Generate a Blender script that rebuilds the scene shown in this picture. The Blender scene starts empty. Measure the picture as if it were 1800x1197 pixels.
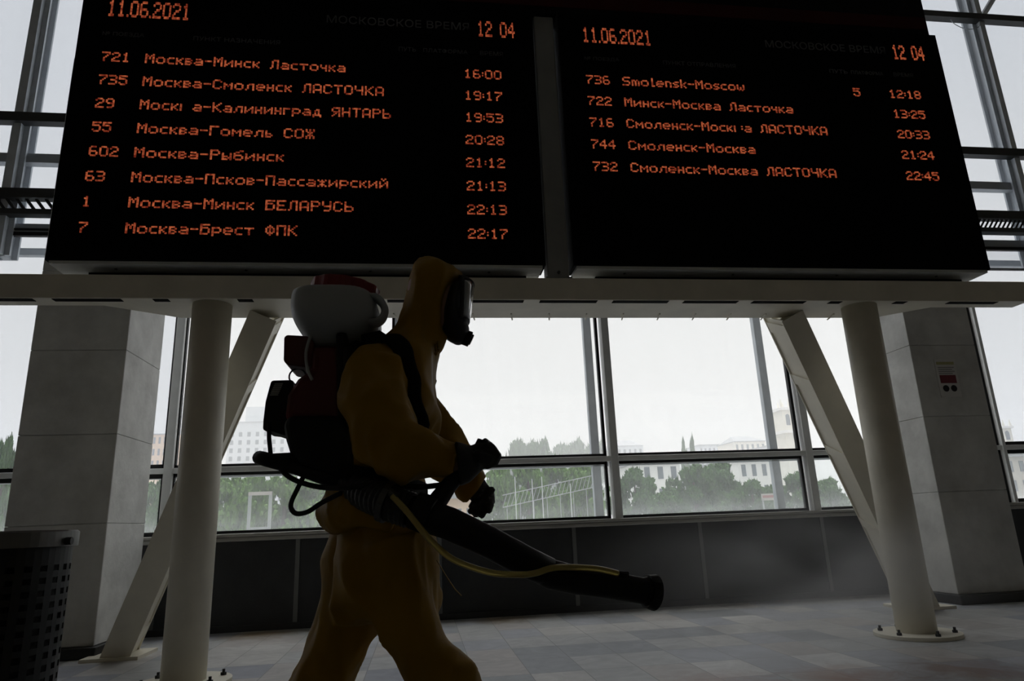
import bpy, bmesh, math, random
from mathutils import Vector, Matrix, noise
random.seed(7)
SC = bpy.context.scene
COL = SC.collection
PI = math.pi

# ------------------------------------------------------------------ camera, sky, exposure
CAM_H, FPX = 1.05, 1200.0
PITCH, ROLL, YAW = math.radians(15.08), math.radians(-2.33), math.radians(7.92)
FW = Vector((math.sin(YAW) * math.cos(PITCH), math.cos(YAW) * math.cos(PITCH), math.sin(PITCH)))
_r = Vector((math.cos(YAW), -math.sin(YAW), 0)); _u = _r.cross(FW)
RT = math.cos(ROLL) * _r + math.sin(ROLL) * _u
UP = -math.sin(ROLL) * _r + math.cos(ROLL) * _u
CAM = Vector((0, 0, CAM_H))
cd = bpy.data.cameras.new('camera'); cam = bpy.data.objects.new('camera', cd); COL.objects.link(cam)
cd.sensor_width = 36; cd.lens = 36 * FPX / 1800; cd.clip_start = 0.05; cd.clip_end = 2000
cam.matrix_world = Matrix(((RT.x, UP.x, -FW.x, 0), (RT.y, UP.y, -FW.y, 0), (RT.z, UP.z, -FW.z, CAM_H), (0, 0, 0, 1)))
SC.camera = cam

def at(px, py, Y):
    """the point at depth Y that the photograph shows at pixel px, py"""
    d = RT * ((px - 900) / FPX) + UP * ((598.5 - py) / FPX) + FW
    return CAM + d * (Y / d.y)

W = bpy.data.worlds.new('overcast_sky'); SC.world = W; W.use_nodes = True
nt = W.node_tree; nt.nodes.clear()
wo = nt.nodes.new('ShaderNodeOutputWorld'); wb = nt.nodes.new('ShaderNodeBackground')
wc = nt.nodes.new('ShaderNodeTexCoord'); ws = nt.nodes.new('ShaderNodeSeparateXYZ'); wr = nt.nodes.new('ShaderNodeValToRGB')
nt.links.new(wc.outputs['Generated'], ws.inputs[0]); nt.links.new(ws.outputs['Z'], wr.inputs[0])
e = wr.color_ramp.elements
e[0].position = 0.0; e[0].color = (0.262, 0.262, 0.257, 1)
e[1].position = 1.0; e[1].color = (1.9, 1.9, 1.9, 1)
for p_, c_ in ((0.30, (0.262, 0.264, 0.263)), (0.52, (0.235, 0.243, 0.254)), (0.71, (0.245, 0.252, 0.264)), (0.80, (0.9, 0.91, 0.92)), (0.88, (1.6, 1.61, 1.63))):
    x = e.new(p_); x.color = (*c_, 1)
SKY = 3.0            # overall strength; the ramp's overhead part, out of view, is boosted to light the hall
wn = nt.nodes.new('ShaderNodeTexNoise'); wn.inputs['Scale'].default_value = 2.2; wn.inputs['Detail'].default_value = 4
wm = nt.nodes.new('ShaderNodeMapRange'); wm.inputs['To Min'].default_value = 0.93 * SKY; wm.inputs['To Max'].default_value = 1.05 * SKY
nt.links.new(wc.outputs['Generated'], wn.inputs['Vector']); nt.links.new(wn.outputs['Fac'], wm.inputs['Value'])
nt.links.new(wr.outputs[0], wb.inputs['Color']); nt.links.new(wm.outputs[0], wb.inputs['Strength'])
nt.links.new(wb.outputs[0], wo.inputs[0])
SC.view_settings.view_transform = 'Standard'; SC.view_settings.look = 'None'
SC.view_settings.gamma = 1; SC.view_settings.exposure = 0.0; SC.view_settings.use_curve_mapping = False
SC.cycles.max_bounces = 10; SC.cycles.diffuse_bounces = 5; SC.cycles.transparent_max_bounces = 24; SC.cycles.volume_bounces = 3
# daylight enters through the glazed front: a light portal guides the sampling of the sky
pl = bpy.data.lights.new('daylight_portal', 'AREA'); pl.shape = 'RECTANGLE'; pl.size = 30; pl.size_y = 12
pl.cycles.is_portal = True
po = bpy.data.objects.new('daylight_portal', pl); COL.objects.link(po)
po.location = (1, 9.75, 6.6); po.rotation_euler = (-PI / 2, 0, 0)

# ------------------------------------------------------------------ materials
def mat(name, col, rough=0.6, metal=0.0, var=0.0, scale=6.0, bump=0.0, spec=0.4, emit=None, estr=0.0, stretch=None, bscale=None):
    m = bpy.data.materials.new(name); m.use_nodes = True
    t = m.node_tree; b = t.nodes['Principled BSDF']
    b.inputs['Base Color'].default_value = (*col, 1); b.inputs['Roughness'].default_value = rough
    b.inputs['Metallic'].default_value = metal; b.inputs['Specular IOR Level'].default_value = spec
    if emit:
        b.inputs['Emission Color'].default_value = (*emit, 1); b.inputs['Emission Strength'].default_value = estr
    if var or bump:
        tc = t.nodes.new('ShaderNodeTexCoord'); mp = t.nodes.new('ShaderNodeMapping')
        if stretch: mp.inputs['Scale'].default_value = stretch
        t.links.new(tc.outputs['Object'], mp.inputs[0])
        n = t.nodes.new('ShaderNodeTexNoise'); n.inputs['Scale'].default_value = scale; n.inputs['Detail'].default_value = 6
        n.inputs['Roughness'].default_value = 0.6
        t.links.new(mp.outputs[0], n.inputs['Vector'])
        if var:
            r = t.nodes.new('ShaderNodeMapRange'); r.inputs['From Min'].default_value = 0.3; r.inputs['From Max'].default_value = 0.7
            r.inputs['To Min'].default_value = 1 - var; r.inputs['To Max'].default_value = 1 + var * 0.6
            t.links.new(n.outputs['Fac'], r.inputs['Value'])
            mx = t.nodes.new('ShaderNodeVectorMath'); mx.operation = 'SCALE'; mx.inputs[0].default_value = col
            t.links.new(r.outputs[0], mx.inputs['Scale']); t.links.new(mx.outputs[0], b.inputs['Base Color'])
        if bump:
            n2 = n
            if bscale:
                n2 = t.nodes.new('ShaderNodeTexNoise'); n2.inputs['Scale'].default_value = bscale; n2.inputs['Detail'].default_value = 5
                t.links.new(mp.outputs[0], n2.inputs['Vector'])
            bp = t.nodes.new('ShaderNodeBump'); bp.inputs['Strength'].default_value = bump; bp.inputs['Distance'].default_value = 0.01
            t.links.new(n2.outputs['Fac'], bp.inputs['Height']); t.links.new(bp.outputs[0], b.inputs['Normal'])
    return m

def glass_mat(name, tint, veil, vcol=(0.9, 0.92, 0.93)):
    """clear glazing under a film of dust that catches the daylight"""
    m = bpy.data.materials.new(name); m.use_nodes = True; t = m.node_tree; t.nodes.clear()
    o = t.nodes.new('ShaderNodeOutputMaterial'); tr = t.nodes.new('ShaderNodeBsdfTransparent'); tr.inputs[0].default_value = (*tint, 1)
    tl = t.nodes.new('ShaderNodeBsdfTranslucent'); tl.inputs[0].default_value = (*vcol, 1)
    m1 = t.nodes.new('ShaderNodeMixShader'); m1.inputs[0].default_value = veil
    t.links.new(tr.outputs[0], m1.inputs[1]); t.links.new(tl.outputs[0], m1.inputs[2])
    if veil > 0:
        tc = t.nodes.new('ShaderNodeTexCoord'); mp = t.nodes.new('ShaderNodeMapping'); mp.inputs['Scale'].default_value = (9, 1, 0.6)
        n = t.nodes.new('ShaderNodeTexNoise'); n.inputs['Scale'].default_value = 1.0; n.inputs['Detail'].default_value = 5
        r = t.nodes.new('ShaderNodeMapRange'); r.inputs['From Min'].default_value = 0.35; r.inputs['From Max'].default_value = 0.7
        r.inputs['To Min'].default_value = veil * 0.85; r.inputs['To Max'].default_value = veil * 1.15
        t.links.new(tc.outputs['Object'], mp.inputs[0]); t.links.new(mp.outputs[0], n.inputs['Vector'])
        t.links.new(n.outputs['Fac'], r.inputs['Value']); t.links.new(r.outputs[0], m1.inputs[0])
    gl = t.nodes.new('ShaderNodeBsdfGlossy'); gl.inputs['Roughness'].default_value = 0.02
    m2 = t.nodes.new('ShaderNodeMixShader'); m2.inputs[0].default_value = 0.025
    t.links.new(m1.outputs[0], m2.inputs[1]); t.links.new(gl.outputs[0], m2.inputs[2]); t.links.new(m2.outputs[0], o.inputs[0])
    return m

M = {}
M['steel'] = mat('cream_painted_steel', (0.72, 0.68, 0.57), 0.5, 0, 0.10, 3.0, 0.05, 0.4)
M['concrete'] = mat('concrete', (0.62, 0.62, 0.60), 0.85, 0, 0.22, 2.5, 0.35, 0.2, bscale=14)
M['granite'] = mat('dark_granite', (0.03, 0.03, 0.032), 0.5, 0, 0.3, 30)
M['panel'] = mat('dark_parapet_panel', (0.032, 0.033, 0.035), 0.55, 0, 0.25, 4)
M['strip'] = mat('grey_metal_strip', (0.16, 0.165, 0.16), 0.5, 0.2, 0.1, 5)
M['alu'] = mat('grey_aluminium', (0.74, 0.75, 0.74), 0.45, 0.0, 0.08, 6)
M['sill'] = mat('sill_metal', (0.40, 0.39, 0.36), 0.4, 0.3, 0.15, 5, stretch=(1, 8, 8))
M['gasket'] = mat('black_gasket', (0.012, 0.012, 0.013), 0.6)
M['darksteel'] = mat('dark_steel', (0.05, 0.052, 0.055), 0.55, 0.3, 0.1, 8)
M['outer'] = mat('outer_frame_grey', (0.55, 0.59, 0.63), 0.5, 0.1, 0.1, 6)
M['wall'] = mat('beige_plaster', (0.38, 0.33, 0.25), 0.85, 0, 0.08, 3)
M['ceil'] = mat('ceiling_paint', (0.50, 0.47, 0.42), 0.9, 0, 0.05, 3)
M['glass_mid'] = glass_mat('clear_glass', (0.995, 0.995, 0.99), 0.03)
M['glass_low'] = glass_mat('dusty_glass', (0.97, 0.985, 0.98), 0.10)
M['glass_side'] = glass_mat('tinted_glass', (0.885, 0.895, 0.91), 0.03)
M['casing'] = mat('black_display_casing', (0.006, 0.006, 0.007), 0.7, 0, 0, spec=0.15)
M['screen'] = mat('black_display_screen', (0.0025, 0.0025, 0.003), 0.75, 0, 0, spec=0.06)
M['under'] = mat('grey_display_underside', (0.60, 0.61, 0.60), 0.6, 0, 0.1, 4)
M['header'] = mat('header_black', (0.005, 0.005, 0.006), 0.7, spec=0.1)
M['redband'] = mat('dark_red_band', (0.045, 0.004, 0.004), 0.6, spec=0.1)
M['print'] = mat('grey_print', (0.16, 0.16, 0.16), 0.7, spec=0.1)
M['post'] = mat('board_post_grey', (0.30, 0.305, 0.30), 0.6, 0.0, 0.1, 4)

def led_mat():
    m = bpy.data.materials.new('orange_led'); m.use_nodes = True; t = m.node_tree; b = t.nodes['Principled BSDF']
    b.inputs['Base Color'].default_value = (0.02, 0.004, 0.002, 1); b.inputs['Emission Strength'].default_value = 1.0
    tc = t.nodes.new('ShaderNodeTexCoord'); n = t.nodes.new('ShaderNodeTexNoise'); n.inputs['Scale'].default_value = 40; n.inputs['Detail'].default_value = 2
    r = t.nodes.new('ShaderNodeValToRGB'); r.color_ramp.elements[0].position = 0.35; r.color_ramp.elements[0].color = (0.11, 0.010, 0.005, 1)
    r.color_ramp.elements[1].position = 0.68; r.color_ramp.elements[1].color = (0.42, 0.095, 0.036, 1)
    t.links.new(tc.outputs['Object'], n.inputs['Vector']); t.links.new(n.outputs['Fac'], r.inputs[0]); t.links.new(r.outputs[0], b.inputs['Emission Color'])
    return m
M['led'] = led_mat()
M['suit'] = mat('yellow_coated_fabric', (0.28, 0.158, 0.007), 0.6, 0, 0.12, 5, 0.25, 0.15, bscale=18)
M['rubber'] = mat('black_rubber', (0.012, 0.012, 0.013), 0.5, spec=0.4)
M['glove'] = mat('black_glove_rubber', (0.012, 0.011, 0.011), 0.6, 0, 0, bump=0.3, scale=60)
M['skin'] = mat('skin', (0.42, 0.25, 0.18), 0.55)
M['visor'] = glass_mat('clear_visor', (0.9, 0.92, 0.92), 0.65)
_t = M['visor'].node_tree; _lw = _t.nodes.new('ShaderNodeLayerWeight'); _lw.inputs[0].default_value = 0.45
_mx = [q for q in _t.nodes if q.bl_idname == 'ShaderNodeMixShader'][1]; _t.links.new(_lw.outputs['Facing'], _mx.inputs[0])
M['tank'] = mat('grey_white_plastic_tank', (0.34, 0.36, 0.36), 0.45, 0, 0.06, 5)
M['red'] = mat('dark_red_plastic', (0.085, 0.005, 0.005), 0.45)
M['maroon'] = mat('maroon_plastic', (0.085, 0.014, 0.010), 0.45)
M['black'] = mat('black_plastic', (0.004, 0.004, 0.004), 0.5, spec=0.25)
M['lidred'] = mat('red_lid_plastic', (0.20, 0.012, 0.018), 0.4)
M['web'] = mat('black_webbing', (0.005, 0.005, 0.005), 0.85, bump=0.3, scale=120, spec=0.2)
M['clamp'] = mat('grey_metal_clamp', (0.10, 0.10, 0.10), 0.35, 0.8)
def hose_mat():
    m = mat('yellow_translucent_hose', (0.50, 0.40, 0.11), 0.3)
    b = m.node_tree.nodes['Principled BSDF']; b.inputs['Transmission Weight'].default_value = 0.35
    return m
M['hose'] = hose_mat()
M['binmetal'] = mat('grey_perforated_metal', (0.03, 0.031, 0.032), 0.42, 0.8, 0.1, 8)
M['binliner'] = mat('black_bin_liner', (0.006, 0.006, 0.006), 0.6)

def floor_mat():
    m = bpy.data.materials.new('marble_tiles'); m.use_nodes = True; t = m.node_tree; b = t.nodes['Principled BSDF']
    N = t.nodes.new; L = t.links.new
    tc = N('ShaderNodeTexCoord'); mp = N('ShaderNodeMapping'); mp.inputs['Location'].default_value = (0.02, 0.15, 0)
    L(tc.outputs['Object'], mp.inputs[0])
    br = N('ShaderNodeTexBrick'); br.offset = 0.0; br.inputs['Scale'].default_value = 1.0
    br.inputs['Brick Width'].default_value = 0.6; br.inputs['Row Height'].default_value = 0.6
    br.inputs['Brick Width'].default_value = 0.40; br.inputs['Row Height'].default_value = 0.55
    br.inputs['Mortar Size'].default_value = 0.004; br.inputs['Mortar Smooth'].default_value = 0.3
    br.inputs['Color1'].default_value = (0, 0, 0, 1); br.inputs['Color2'].default_value = (1, 1, 1, 1); br.inputs['Mortar'].default_value = (0.3, 0.3, 0.3, 1)
    L(mp.outputs[0], br.inputs['Vector'])
    # a random grey for every slab
    dv = N('ShaderNodeVectorMath'); dv.operation = 'DIVIDE'; dv.inputs[1].default_value = (0.40, 0.55, 1)
    fl = N('ShaderNodeVectorMath'); fl.operation = 'FLOOR'; L(mp.outputs[0], dv.inputs[0]); L(dv.outputs[0], fl.inputs[0])
    wn = N('ShaderNodeTexWhiteNoise'); wn.noise_dimensions = '2D'; L(fl.outputs[0], wn.inputs['Vector'])
    cr = N('ShaderNodeValToRGB'); cr.color_ramp.interpolation = 'CONSTANT'
    els = cr.color_ramp.elements; els[0].position = 0; els[0].color = (0.25, 0.26, 0.27, 1); els[1].position = 0.2; els[1].color = (0.33, 0.335, 0.33, 1)
    for p, c in ((0.42, (0.30, 0.31, 0.33)), (0.62, (0.38, 0.375, 0.36)), (0.78, (0.34, 0.325, 0.31)), (0.88, (0.44, 0.435, 0.42)), (0.94, (0.24, 0.25, 0.28))):
        q = els.new(p); q.color = (*c, 1)
    L(wn.outputs['Value'], cr.inputs[0])
    n = N('ShaderNodeTexNoise'); n.inputs['Scale'].default_value = 3.0; n.inputs['Detail'].default_value = 7; n.inputs['Roughness'].default_value = 0.65
    n.inputs['Distortion'].default_value = 1.5; L(tc.outputs['Object'], n.inputs['Vector'])
    r = N('ShaderNodeMapRange'); r.inputs['From Min'].default_value = 0.3; r.inputs['From Max'].default_value = 0.7; r.inputs['To Min'].default_value = 0.92; r.inputs['To Max'].default_value = 1.38
    L(n.outputs['Fac'], r.inputs['Value'])
    sc = N('ShaderNodeVectorMath'); sc.operation = 'SCALE'; L(cr.outputs[0], sc.inputs[0]); L(r.outputs[0], sc.inputs['Scale'])
    mo = N('ShaderNodeMix'); mo.data_type = 'RGBA'; L(br.outputs['Fac'], mo.inputs['Factor']); L(sc.outputs[0], mo.inputs['A']); mo.inputs['B'].default_value = (0.22, 0.22, 0.21, 1)
    last = mo.outputs['Result']
    # rusty orange stains worn into the stone
    for (sx, sy, rad, colr) in ((2.75, 4.55, 0.45, (0.30, 0.13, 0.07)), (1.9, 4.55, 0.55, (0.42, 0.30, 0.27)), (-1.75, 8.35, 0.5, (0.28, 0.19, 0.09)), (0.9, 8.45, 0.5, (0.27, 0.20, 0.12)), (3.6, 4.5, 0.5, (0.22, 0.13, 0.09))):
        ds = N('ShaderNodeVectorMath'); ds.operation = 'DISTANCE'; L(tc.outputs['Object'], ds.inputs[0]); ds.inputs[1].default_value = (sx, sy, 0)
        ad = N('ShaderNodeMath'); ad.operation = 'MULTIPLY_ADD'; L(n.outputs['Fac'], ad.inputs[0]); ad.inputs[1].default_value = 0.9; L(ds.outputs['Value'], ad.inputs[2])
        mr = N('ShaderNodeMapRange'); L(ad.outputs[0], mr.inputs['Value']); mr.inputs['From Min'].default_value = rad; mr.inputs['From Max'].default_value = rad + 0.45
        mr.inputs['To Min'].default_value = 0.75; mr.inputs['To Max'].default_value = 0
        mi = N('ShaderNodeMix'); mi.data_type = 'RGBA'; L(mr.outputs[0], mi.inputs['Factor']); L(last, mi.inputs['A']); mi.inputs['B'].default_value = (*colr, 1)
        last = mi.outputs['Result']
    L(last, b.inputs['Base Color']); b.inputs['Roughness'].default_value = 0.42; b.inputs['Specular IOR Level'].default_value = 0.35
    r2 = N('ShaderNodeMapRange'); r2.inputs['To Min'].default_value = 0.35; r2.inputs['To Max'].default_value = 0.6; L(n.outputs['Fac'], r2.inputs['Value']); L(r2.outputs[0], b.inputs['Roughness'])
    return m
M['floor'] = floor_mat()

# ------------------------------------------------------------------ mesh helpers
class MB:
    def __init__(s): s.v = []; s.f = []
    def add(s, vs, fs):
        n = len(s.v); s.v += [tuple(p) for p in vs]; s.f += [tuple(i + n for i in f) for f in fs]; return s
    def box(s, x0, x1, y0, y1, z0, z1):
        return s.add([(x0, y0, z0), (x1, y0, z0), (x1, y1, z0), (x0, y1, z0), (x0, y0, z1), (x1, y0, z1), (x1, y1, z1), (x0, y1, z1)],
                     [(3, 2, 1, 0), (4, 5, 6, 7), (0, 1, 5, 4), (1, 2, 6, 5), (2, 3, 7, 6), (3, 0, 4, 7)])
    def rings(s, R, cap=True, closed=False):
        n = len(R[0]); vs = [p for r in R for p in r]; fs = []
        k = len(R)
        for i in range(k if closed else k - 1):
            a, b = i * n, ((i + 1) % k) * n
            for j in range(n):
                fs.append((a + j, a + (j + 1) % n, b + (j + 1) % n, b + j))
        if cap and not closed:
            fs.append(tuple(reversed(range(n)))); fs.append(tuple((k - 1) * n + j for j in range(n)))
        return s.add(vs, fs)
    def tube(s, path, r, n=12, ry=None, closed=False, side=Vector((0, 1, 0))):
        """round (or oval: ry across) tube along a path"""
        P = [Vector(p) for p in path]; k = len(P); R = []
        rr = r if isinstance(r, (list, tuple)) else [r] * k
        r2 = rr if ry is None else (ry if isinstance(ry, (list, tuple)) else [ry] * k)
        for i in range(k):
            if closed: t = P[(i + 1) % k] - P[i - 1]
            else: t = P[min(i + 1, k - 1)] - P[max(i - 1, 0)]
            t.normalize(); sd = Vector(side)
            if abs(sd.dot(t)) > 0.95: sd = Vector((0, 0, 1)) if abs(t.z) < 0.9 else Vector((1, 0, 0))
            sd = (sd - t * sd.dot(t)).normalized(); nn = t.cross(sd)
            R.append([P[i] + nn * (rr[i] * math.cos(a)) + sd * (r2[i] * math.sin(a)) for a in (2 * PI * j / n for j in range(n))])
        return s.rings(R, True, closed)
    def slices(s, rows, n=24, p=2.0):
        """a body made of horizontal slices (cx, cy, z, rx, ry), p > 2 squarer"""
        R = []
        for cx, cy, z, rx, ry in rows:
            ring = []
            for j in range(n):
                a = 2 * PI * j / n; c, d = math.cos(a), math.sin(a)
                ring.append((cx + rx * math.copysign(abs(c) ** (2 / p), c), cy + ry * math.copysign(abs(d) ** (2 / p), d), z))
            R.append(ring)
        return s.rings(R)
    def prism(s, outline, y0, y1):
        """an outline of 3D points in an XZ plane, given depth from y0 to y1"""
        n = len(outline)
        vs = [(p[0], y0, p[2]) for p in outline] + [(p[0], y1, p[2]) for p in outline]
        return s.add(vs, [tuple(range(n)), tuple(reversed(range(n, 2 * n)))] + [(i, i + n, (i + 1) % n + n, (i + 1) % n) for i in range(n)])
    def ball(s, c, rx, ry=None, rz=None, n=16, m=10):
        ry = ry or rx; rz = rz or rx; c = Vector(c); R = []
        for i in range(1, m):
            ph = PI * i / m
            R.append([(c.x + rx * math.sin(ph) * math.cos(2 * PI * j / n), c.y + ry * math.sin(ph) * math.sin(2 * PI * j / n), c.z - rz * math.cos(ph)) for j in range(n)])
        return s.rings(R)
    def cyl(s, a, b, r, n=20, r2=None):
        return s.tube([a, b], [r, r if r2 is None else r2], n)

def build(name, mb, material, parent=None, smooth=False, bevel=0, segs=2, sub=0, kind=None):
    me = bpy.data.meshes.new(name); me.from_pydata(mb.v, [], mb.f); me.validate()
    bm = bmesh.new(); bm.from_mesh(me); bmesh.ops.recalc_face_normals(bm, faces=bm.faces); bm.to_mesh(me); bm.free()
    o = bpy.data.objects.new(name, me); COL.objects.link(o); me.materials.append(material)
    if smooth:
        for p in me.polygons: p.use_smooth = True
    if bevel:
        b = o.modifiers.new('bevel', 'BEVEL'); b.width = bevel; b.segments = segs; b.limit_method = 'ANGLE'; b.angle_limit = 0.6
    if sub:
        b = o.modifiers.new('sub', 'SUBSURF'); b.levels = sub; b.render_levels = sub
    if parent: o.parent = parent
    if kind: o['kind'] = kind
    return o

def fuse(name, mb, material, parent=None, voxel=0.012, smooth_n=6, wrinkle=0.0, wscale=9.0, stretch=(1, 1, 1)):
    """union the pieces into one continuous skin, relax it, and crease it"""
    o = build(name, mb, material, parent)
    r = o.modifiers.new('r', 'REMESH'); r.mode = 'VOXEL'; r.voxel_size = voxel; r.use_smooth_shade = True
    s = o.modifiers.new('s', 'SMOOTH'); s.factor = 0.5; s.iterations = smooth_n
    dg = bpy.context.evaluated_depsgraph_get()
    me = bpy.data.meshes.new_from_object(o.evaluated_get(dg)); o.modifiers.clear(); old = o.data; o.data = me; bpy.data.meshes.remove(old)
    if wrinkle:
        nr = [v.normal.copy() for v in me.vertices]
        for v, n in zip(me.vertices, nr):
            q = Vector((v.co.x * stretch[0], v.co.y * stretch[1], v.co.z * stretch[2])) * wscale
            d = 1 - 2.4 * abs(noise.noise(q)) + 0.42 * (1 - 2.4 * abs(noise.noise(q * 2.3 + Vector((3, 1, 7)))))
            v.co += n * (wrinkle * (d - 0.75))
    for p in me.polygons: p.use_smooth = True
    me.name = name
    return o

def tag(o, label, cat, group=None, kind=None):
    o['label'] = label; o['category'] = cat
    if group: o['group'] = group
    if kind: o['kind'] = kind
    return o

def thing(name, loc, label, cat, group=None):
    o = bpy.data.objects.new(name, None); COL.objects.link(o); o.location = loc; o.empty_display_size = 0.1
    return tag(o, label, cat, group)

def adopt(root):
    """parts are modelled in world coordinates; hang them on their root without moving them"""
    inv = Matrix.Translation(root.location).inverted()
    for c in root.children: c.matrix_parent_inverse = inv

# ------------------------------------------------------------------ the hall
YF = 8.69            # inner face of the glazing
X0, X1, YB, ZT = -13.0, 15.0, -11.0, 12.0
build('floor', MB().box(X0, X1, YB, YF + 0.3, -0.2, 0), M['floor'], kind='structure')
build('ceiling', MB().box(X0, X1, YB, YF + 1.1, ZT, ZT + 0.2), M['ceil'], kind='structure')
build('wall_left', MB().box(X0 - 0.2, X0, YB, YF + 1.1, 0, ZT), M['wall'], kind='structure')
build('wall_right', MB().box(X1, X1 + 0.2, YB, YF + 1.1, 0, ZT), M['wall'], kind='structure')
build('wall_front', MB().box(X0, X1, YB - 0.2, YB, 0, ZT), M['wall'], kind='structure')
# parapet under the windows: dark panels between grey strips
pw = MB(); js = [-13.0, -9.6, -7.4, -5.2, -3.0, -1.44, 0.22, 1.88, 3.52, 5.19, 6.8, 9.4, 12.2, 15.0]
for a, b in zip(js, js[1:]): pw.box(a + 0.025, b - 0.025, YF - 0.04, YF + 0.25, 0.0, 0.985)
pw.box(X0, X1, YF + 0.0, YF + 0.3, 0, 0.98)
wb_ = build('wall_back', pw, M['panel'], kind='structure')
st = MB()
for a in js[1:-1]: st.box(a - 0.024, a + 0.024, YF - 0.05, YF + 0.01, 0.0, 0.985)
build('trim_1', st, M['strip'], kind='structure')
# sill with rounded nose
sl = MB().box(X0, X1, YF - 0.13, YF + 0.3, 1.035, 1.075).box(X0, X1, YF - 0.09, YF + 0.3, 0.985, 1.035)
build('trim_2', sl, M['sill'], kind='structure', bevel=0.012)
build('baseboard_back', MB().box(X0, X1, YF - 0.07, YF, 0, 0.07), M['granite'], kind='structure')
# inner mullions and rails
mull = MB()
for xm, w in ((-2.985, 0.10), (-0.26, 0.10), (2.455, 0.10), (5.14, 0.10), (8.06, 0.05), (12.0, 0.1), (-8.0, 0.1)):
    mull.box(xm - w / 2 + 0.02, xm + w / 2 + 0.02, YF - 0.06, YF + 0.10, 1.07, 4.6)
rail = MB().box(X0, X1, YF - 0.045, YF + 0.09, 1.79, 1.855)
build('trim_3', mull, M['alu'], kind='structure', bevel=0.006)
build('trim_4', rail, M['alu'], kind='structure', bevel=0.006)
# upper glazing bars
ub = MB()
for xm in (-9.6, -5.2, 9.42, 13.6): ub.box(xm - 0.045, xm + 0.045, YF - 0.09, YF + 0.16, 4.55, ZT)
for xm in (-9.6, -5.2, 9.42, 13.6): ub.box(xm - 0.11, xm + 0.11, YF - 0.01, YF + 0.02, 4.55, ZT).box(xm - 0.11, xm + 0.11, YF + 0.16, YF + 0.19, 4.55, ZT)
ub.box(-6.75, -6.45, YF - 0.09, YF + 0.16, 4.55, ZT)
build('trim_5', ub, M['outer'], kind='structure')
ur = MB()
for z, h in ((6.43, 0.13), (8.99, 0.11), (5.34, 0.13), (5.085, 0.07)): ur.box(X0, X1, YF - 0.15, YF - 0.02, z - h / 2, z + h / 2)
build('trim_6', ur, M['darksteel'], kind='structure')
ur = MB()
for z, h in ((5.93, 0.13), (4.935, 0.12)): ur.box(X0, X1, YF + 0.03, YF + 0.15, z - h / 2, z + h / 2)
build('trim_7', ur, M['outer'], kind='structure')
# sloping lattice bars between the two dark rails
lat = MB()
k = X0
while k < X1:
    s = 1 if k < 1.2 else -1
    lat.tube([(k, YF - 0.085, 5.11 if s < 0 else 5.28), (k + 0.13, YF - 0.085, 5.28 if s < 0 else 5.11)], 0.016 if s < 0 else 0.020, 6)
    k += 0.075 if s < 0 else 0.115
build('trim_8', lat, M['darksteel'], kind='structure')
dg_ = MB().tube([(9.47, YF + 0.02, 9.0), (10.4, YF + 0.02, 10.2)], 0.05, 8).tube([(-5.25, YF + 0.05, 5.1), (-6.4, YF + 0.05, 5.95)], 0.05, 8)
build('trim_9', dg_, M['outer'], kind='structure')
# outer skin of the double glazing
YO = 9.42
om = MB()
for xm in (-0.3, 2.43, 5.09): om.box(xm - 0.06, xm + 0.06, YO, YO + 0.1, 0.9, 4.9)
build('trim_10', om, M['outer'], kind='structure', bevel=0.01)
build('trim_11', MB().box(X0, X1, YO, YO + 0.09, 1.79, 1.90).box(X0, X1, YO, YO + 0.09, 4.85, 4.95), M['outer'], kind='structure')
build('trim_12', MB().box(X0, X1, YF + 0.3, YO + 0.15, 0.95, 1.05), M['sill'], kind='structure')

def window(n, x0, x1, z0, z1, glass, gk=0.035):
    g = MB()
    g.box(x0, x0 + gk, YF + 0.0, YF + 0.06, z0, z1).box(x1 - gk, x1, YF + 0.0, YF + 0.06, z0, z1)
    g.box(x0, x1, YF + 0.0, YF + 0.06, z0, z0 + gk).box(x0, x1, YF + 0.0, YF + 0.06, z1 - gk, z1)
    w = build('window_%d' % n, g, M['gasket'], kind='structure')
    build('glass_pane', MB().box(x0 + 0.01, x1 - 0.01, YF + 0.025, YF + 0.033, z0 + 0.01, z1 - 0.01), glass, w)
n = 1
for a, b, gm in ((-2.935, -0.33, 'glass_mid'), (-0.21, 2.385, 'glass_mid'), (2.505, 5.07, 'glass_mid'), (5.19, 8.05, 'glass_mid')):
    window(n, a, b, 1.855, 4.5, M[gm]); window(n + 1, a, b, 1.075, 1.79, M['glass_low']); n += 2
for a, b in ((8.10, 11.95), (12.07, X1), (-7.95, -3.0), (X0, -8.05)):
    window(n, a, b, 1.855, 4.87, M['glass_side'], 0.05); window(n + 1, a, b, 1.075, 1.79, M['glass_low'], 0.05); n += 2
for a, b in ((X0, -6.6), (-6.6, -5.2), (-5.2, 2.0), (2.0, 9.42), (9.42, X1)):
    window(n, a, b, 4.9 if a < -5.1 or a > 9 else 4.5, ZT, M['glass_side'], 0.02); n += 1

# concrete columns: stacked blocks with open joints on a dark plinth
def column(x0, x1, label):
    c = MB(); zs = [0.10, 1.22, 2.10, 2.98, 3.86, 4.74, 5.62, 6.5]
    for a, b in zip(zs, zs[1:]): c.box(x0, x1, 7.4, 8.36, a + 0.002, b - 0.002)
    c.box(x0 + 0.02, x1 - 0.02, 7.42, 8.34, 0.05, 6.5)
    o = build('concrete_column', c, M['concrete'], kind='structure', bevel=0.005, segs=1)
    o['label'] = label
    build('shade_plinth', MB().box(x0 - 0.06, x1 + 0.06, 7.30, 8.42, 0, 0.10), M['granite'], o, bevel=0.01)  # dark base, partly standing in for the contact shadow at the column foot
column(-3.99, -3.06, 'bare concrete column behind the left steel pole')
column(5.94, 6.83, 'bare concrete column with a notice, behind the right steel pole')

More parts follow.
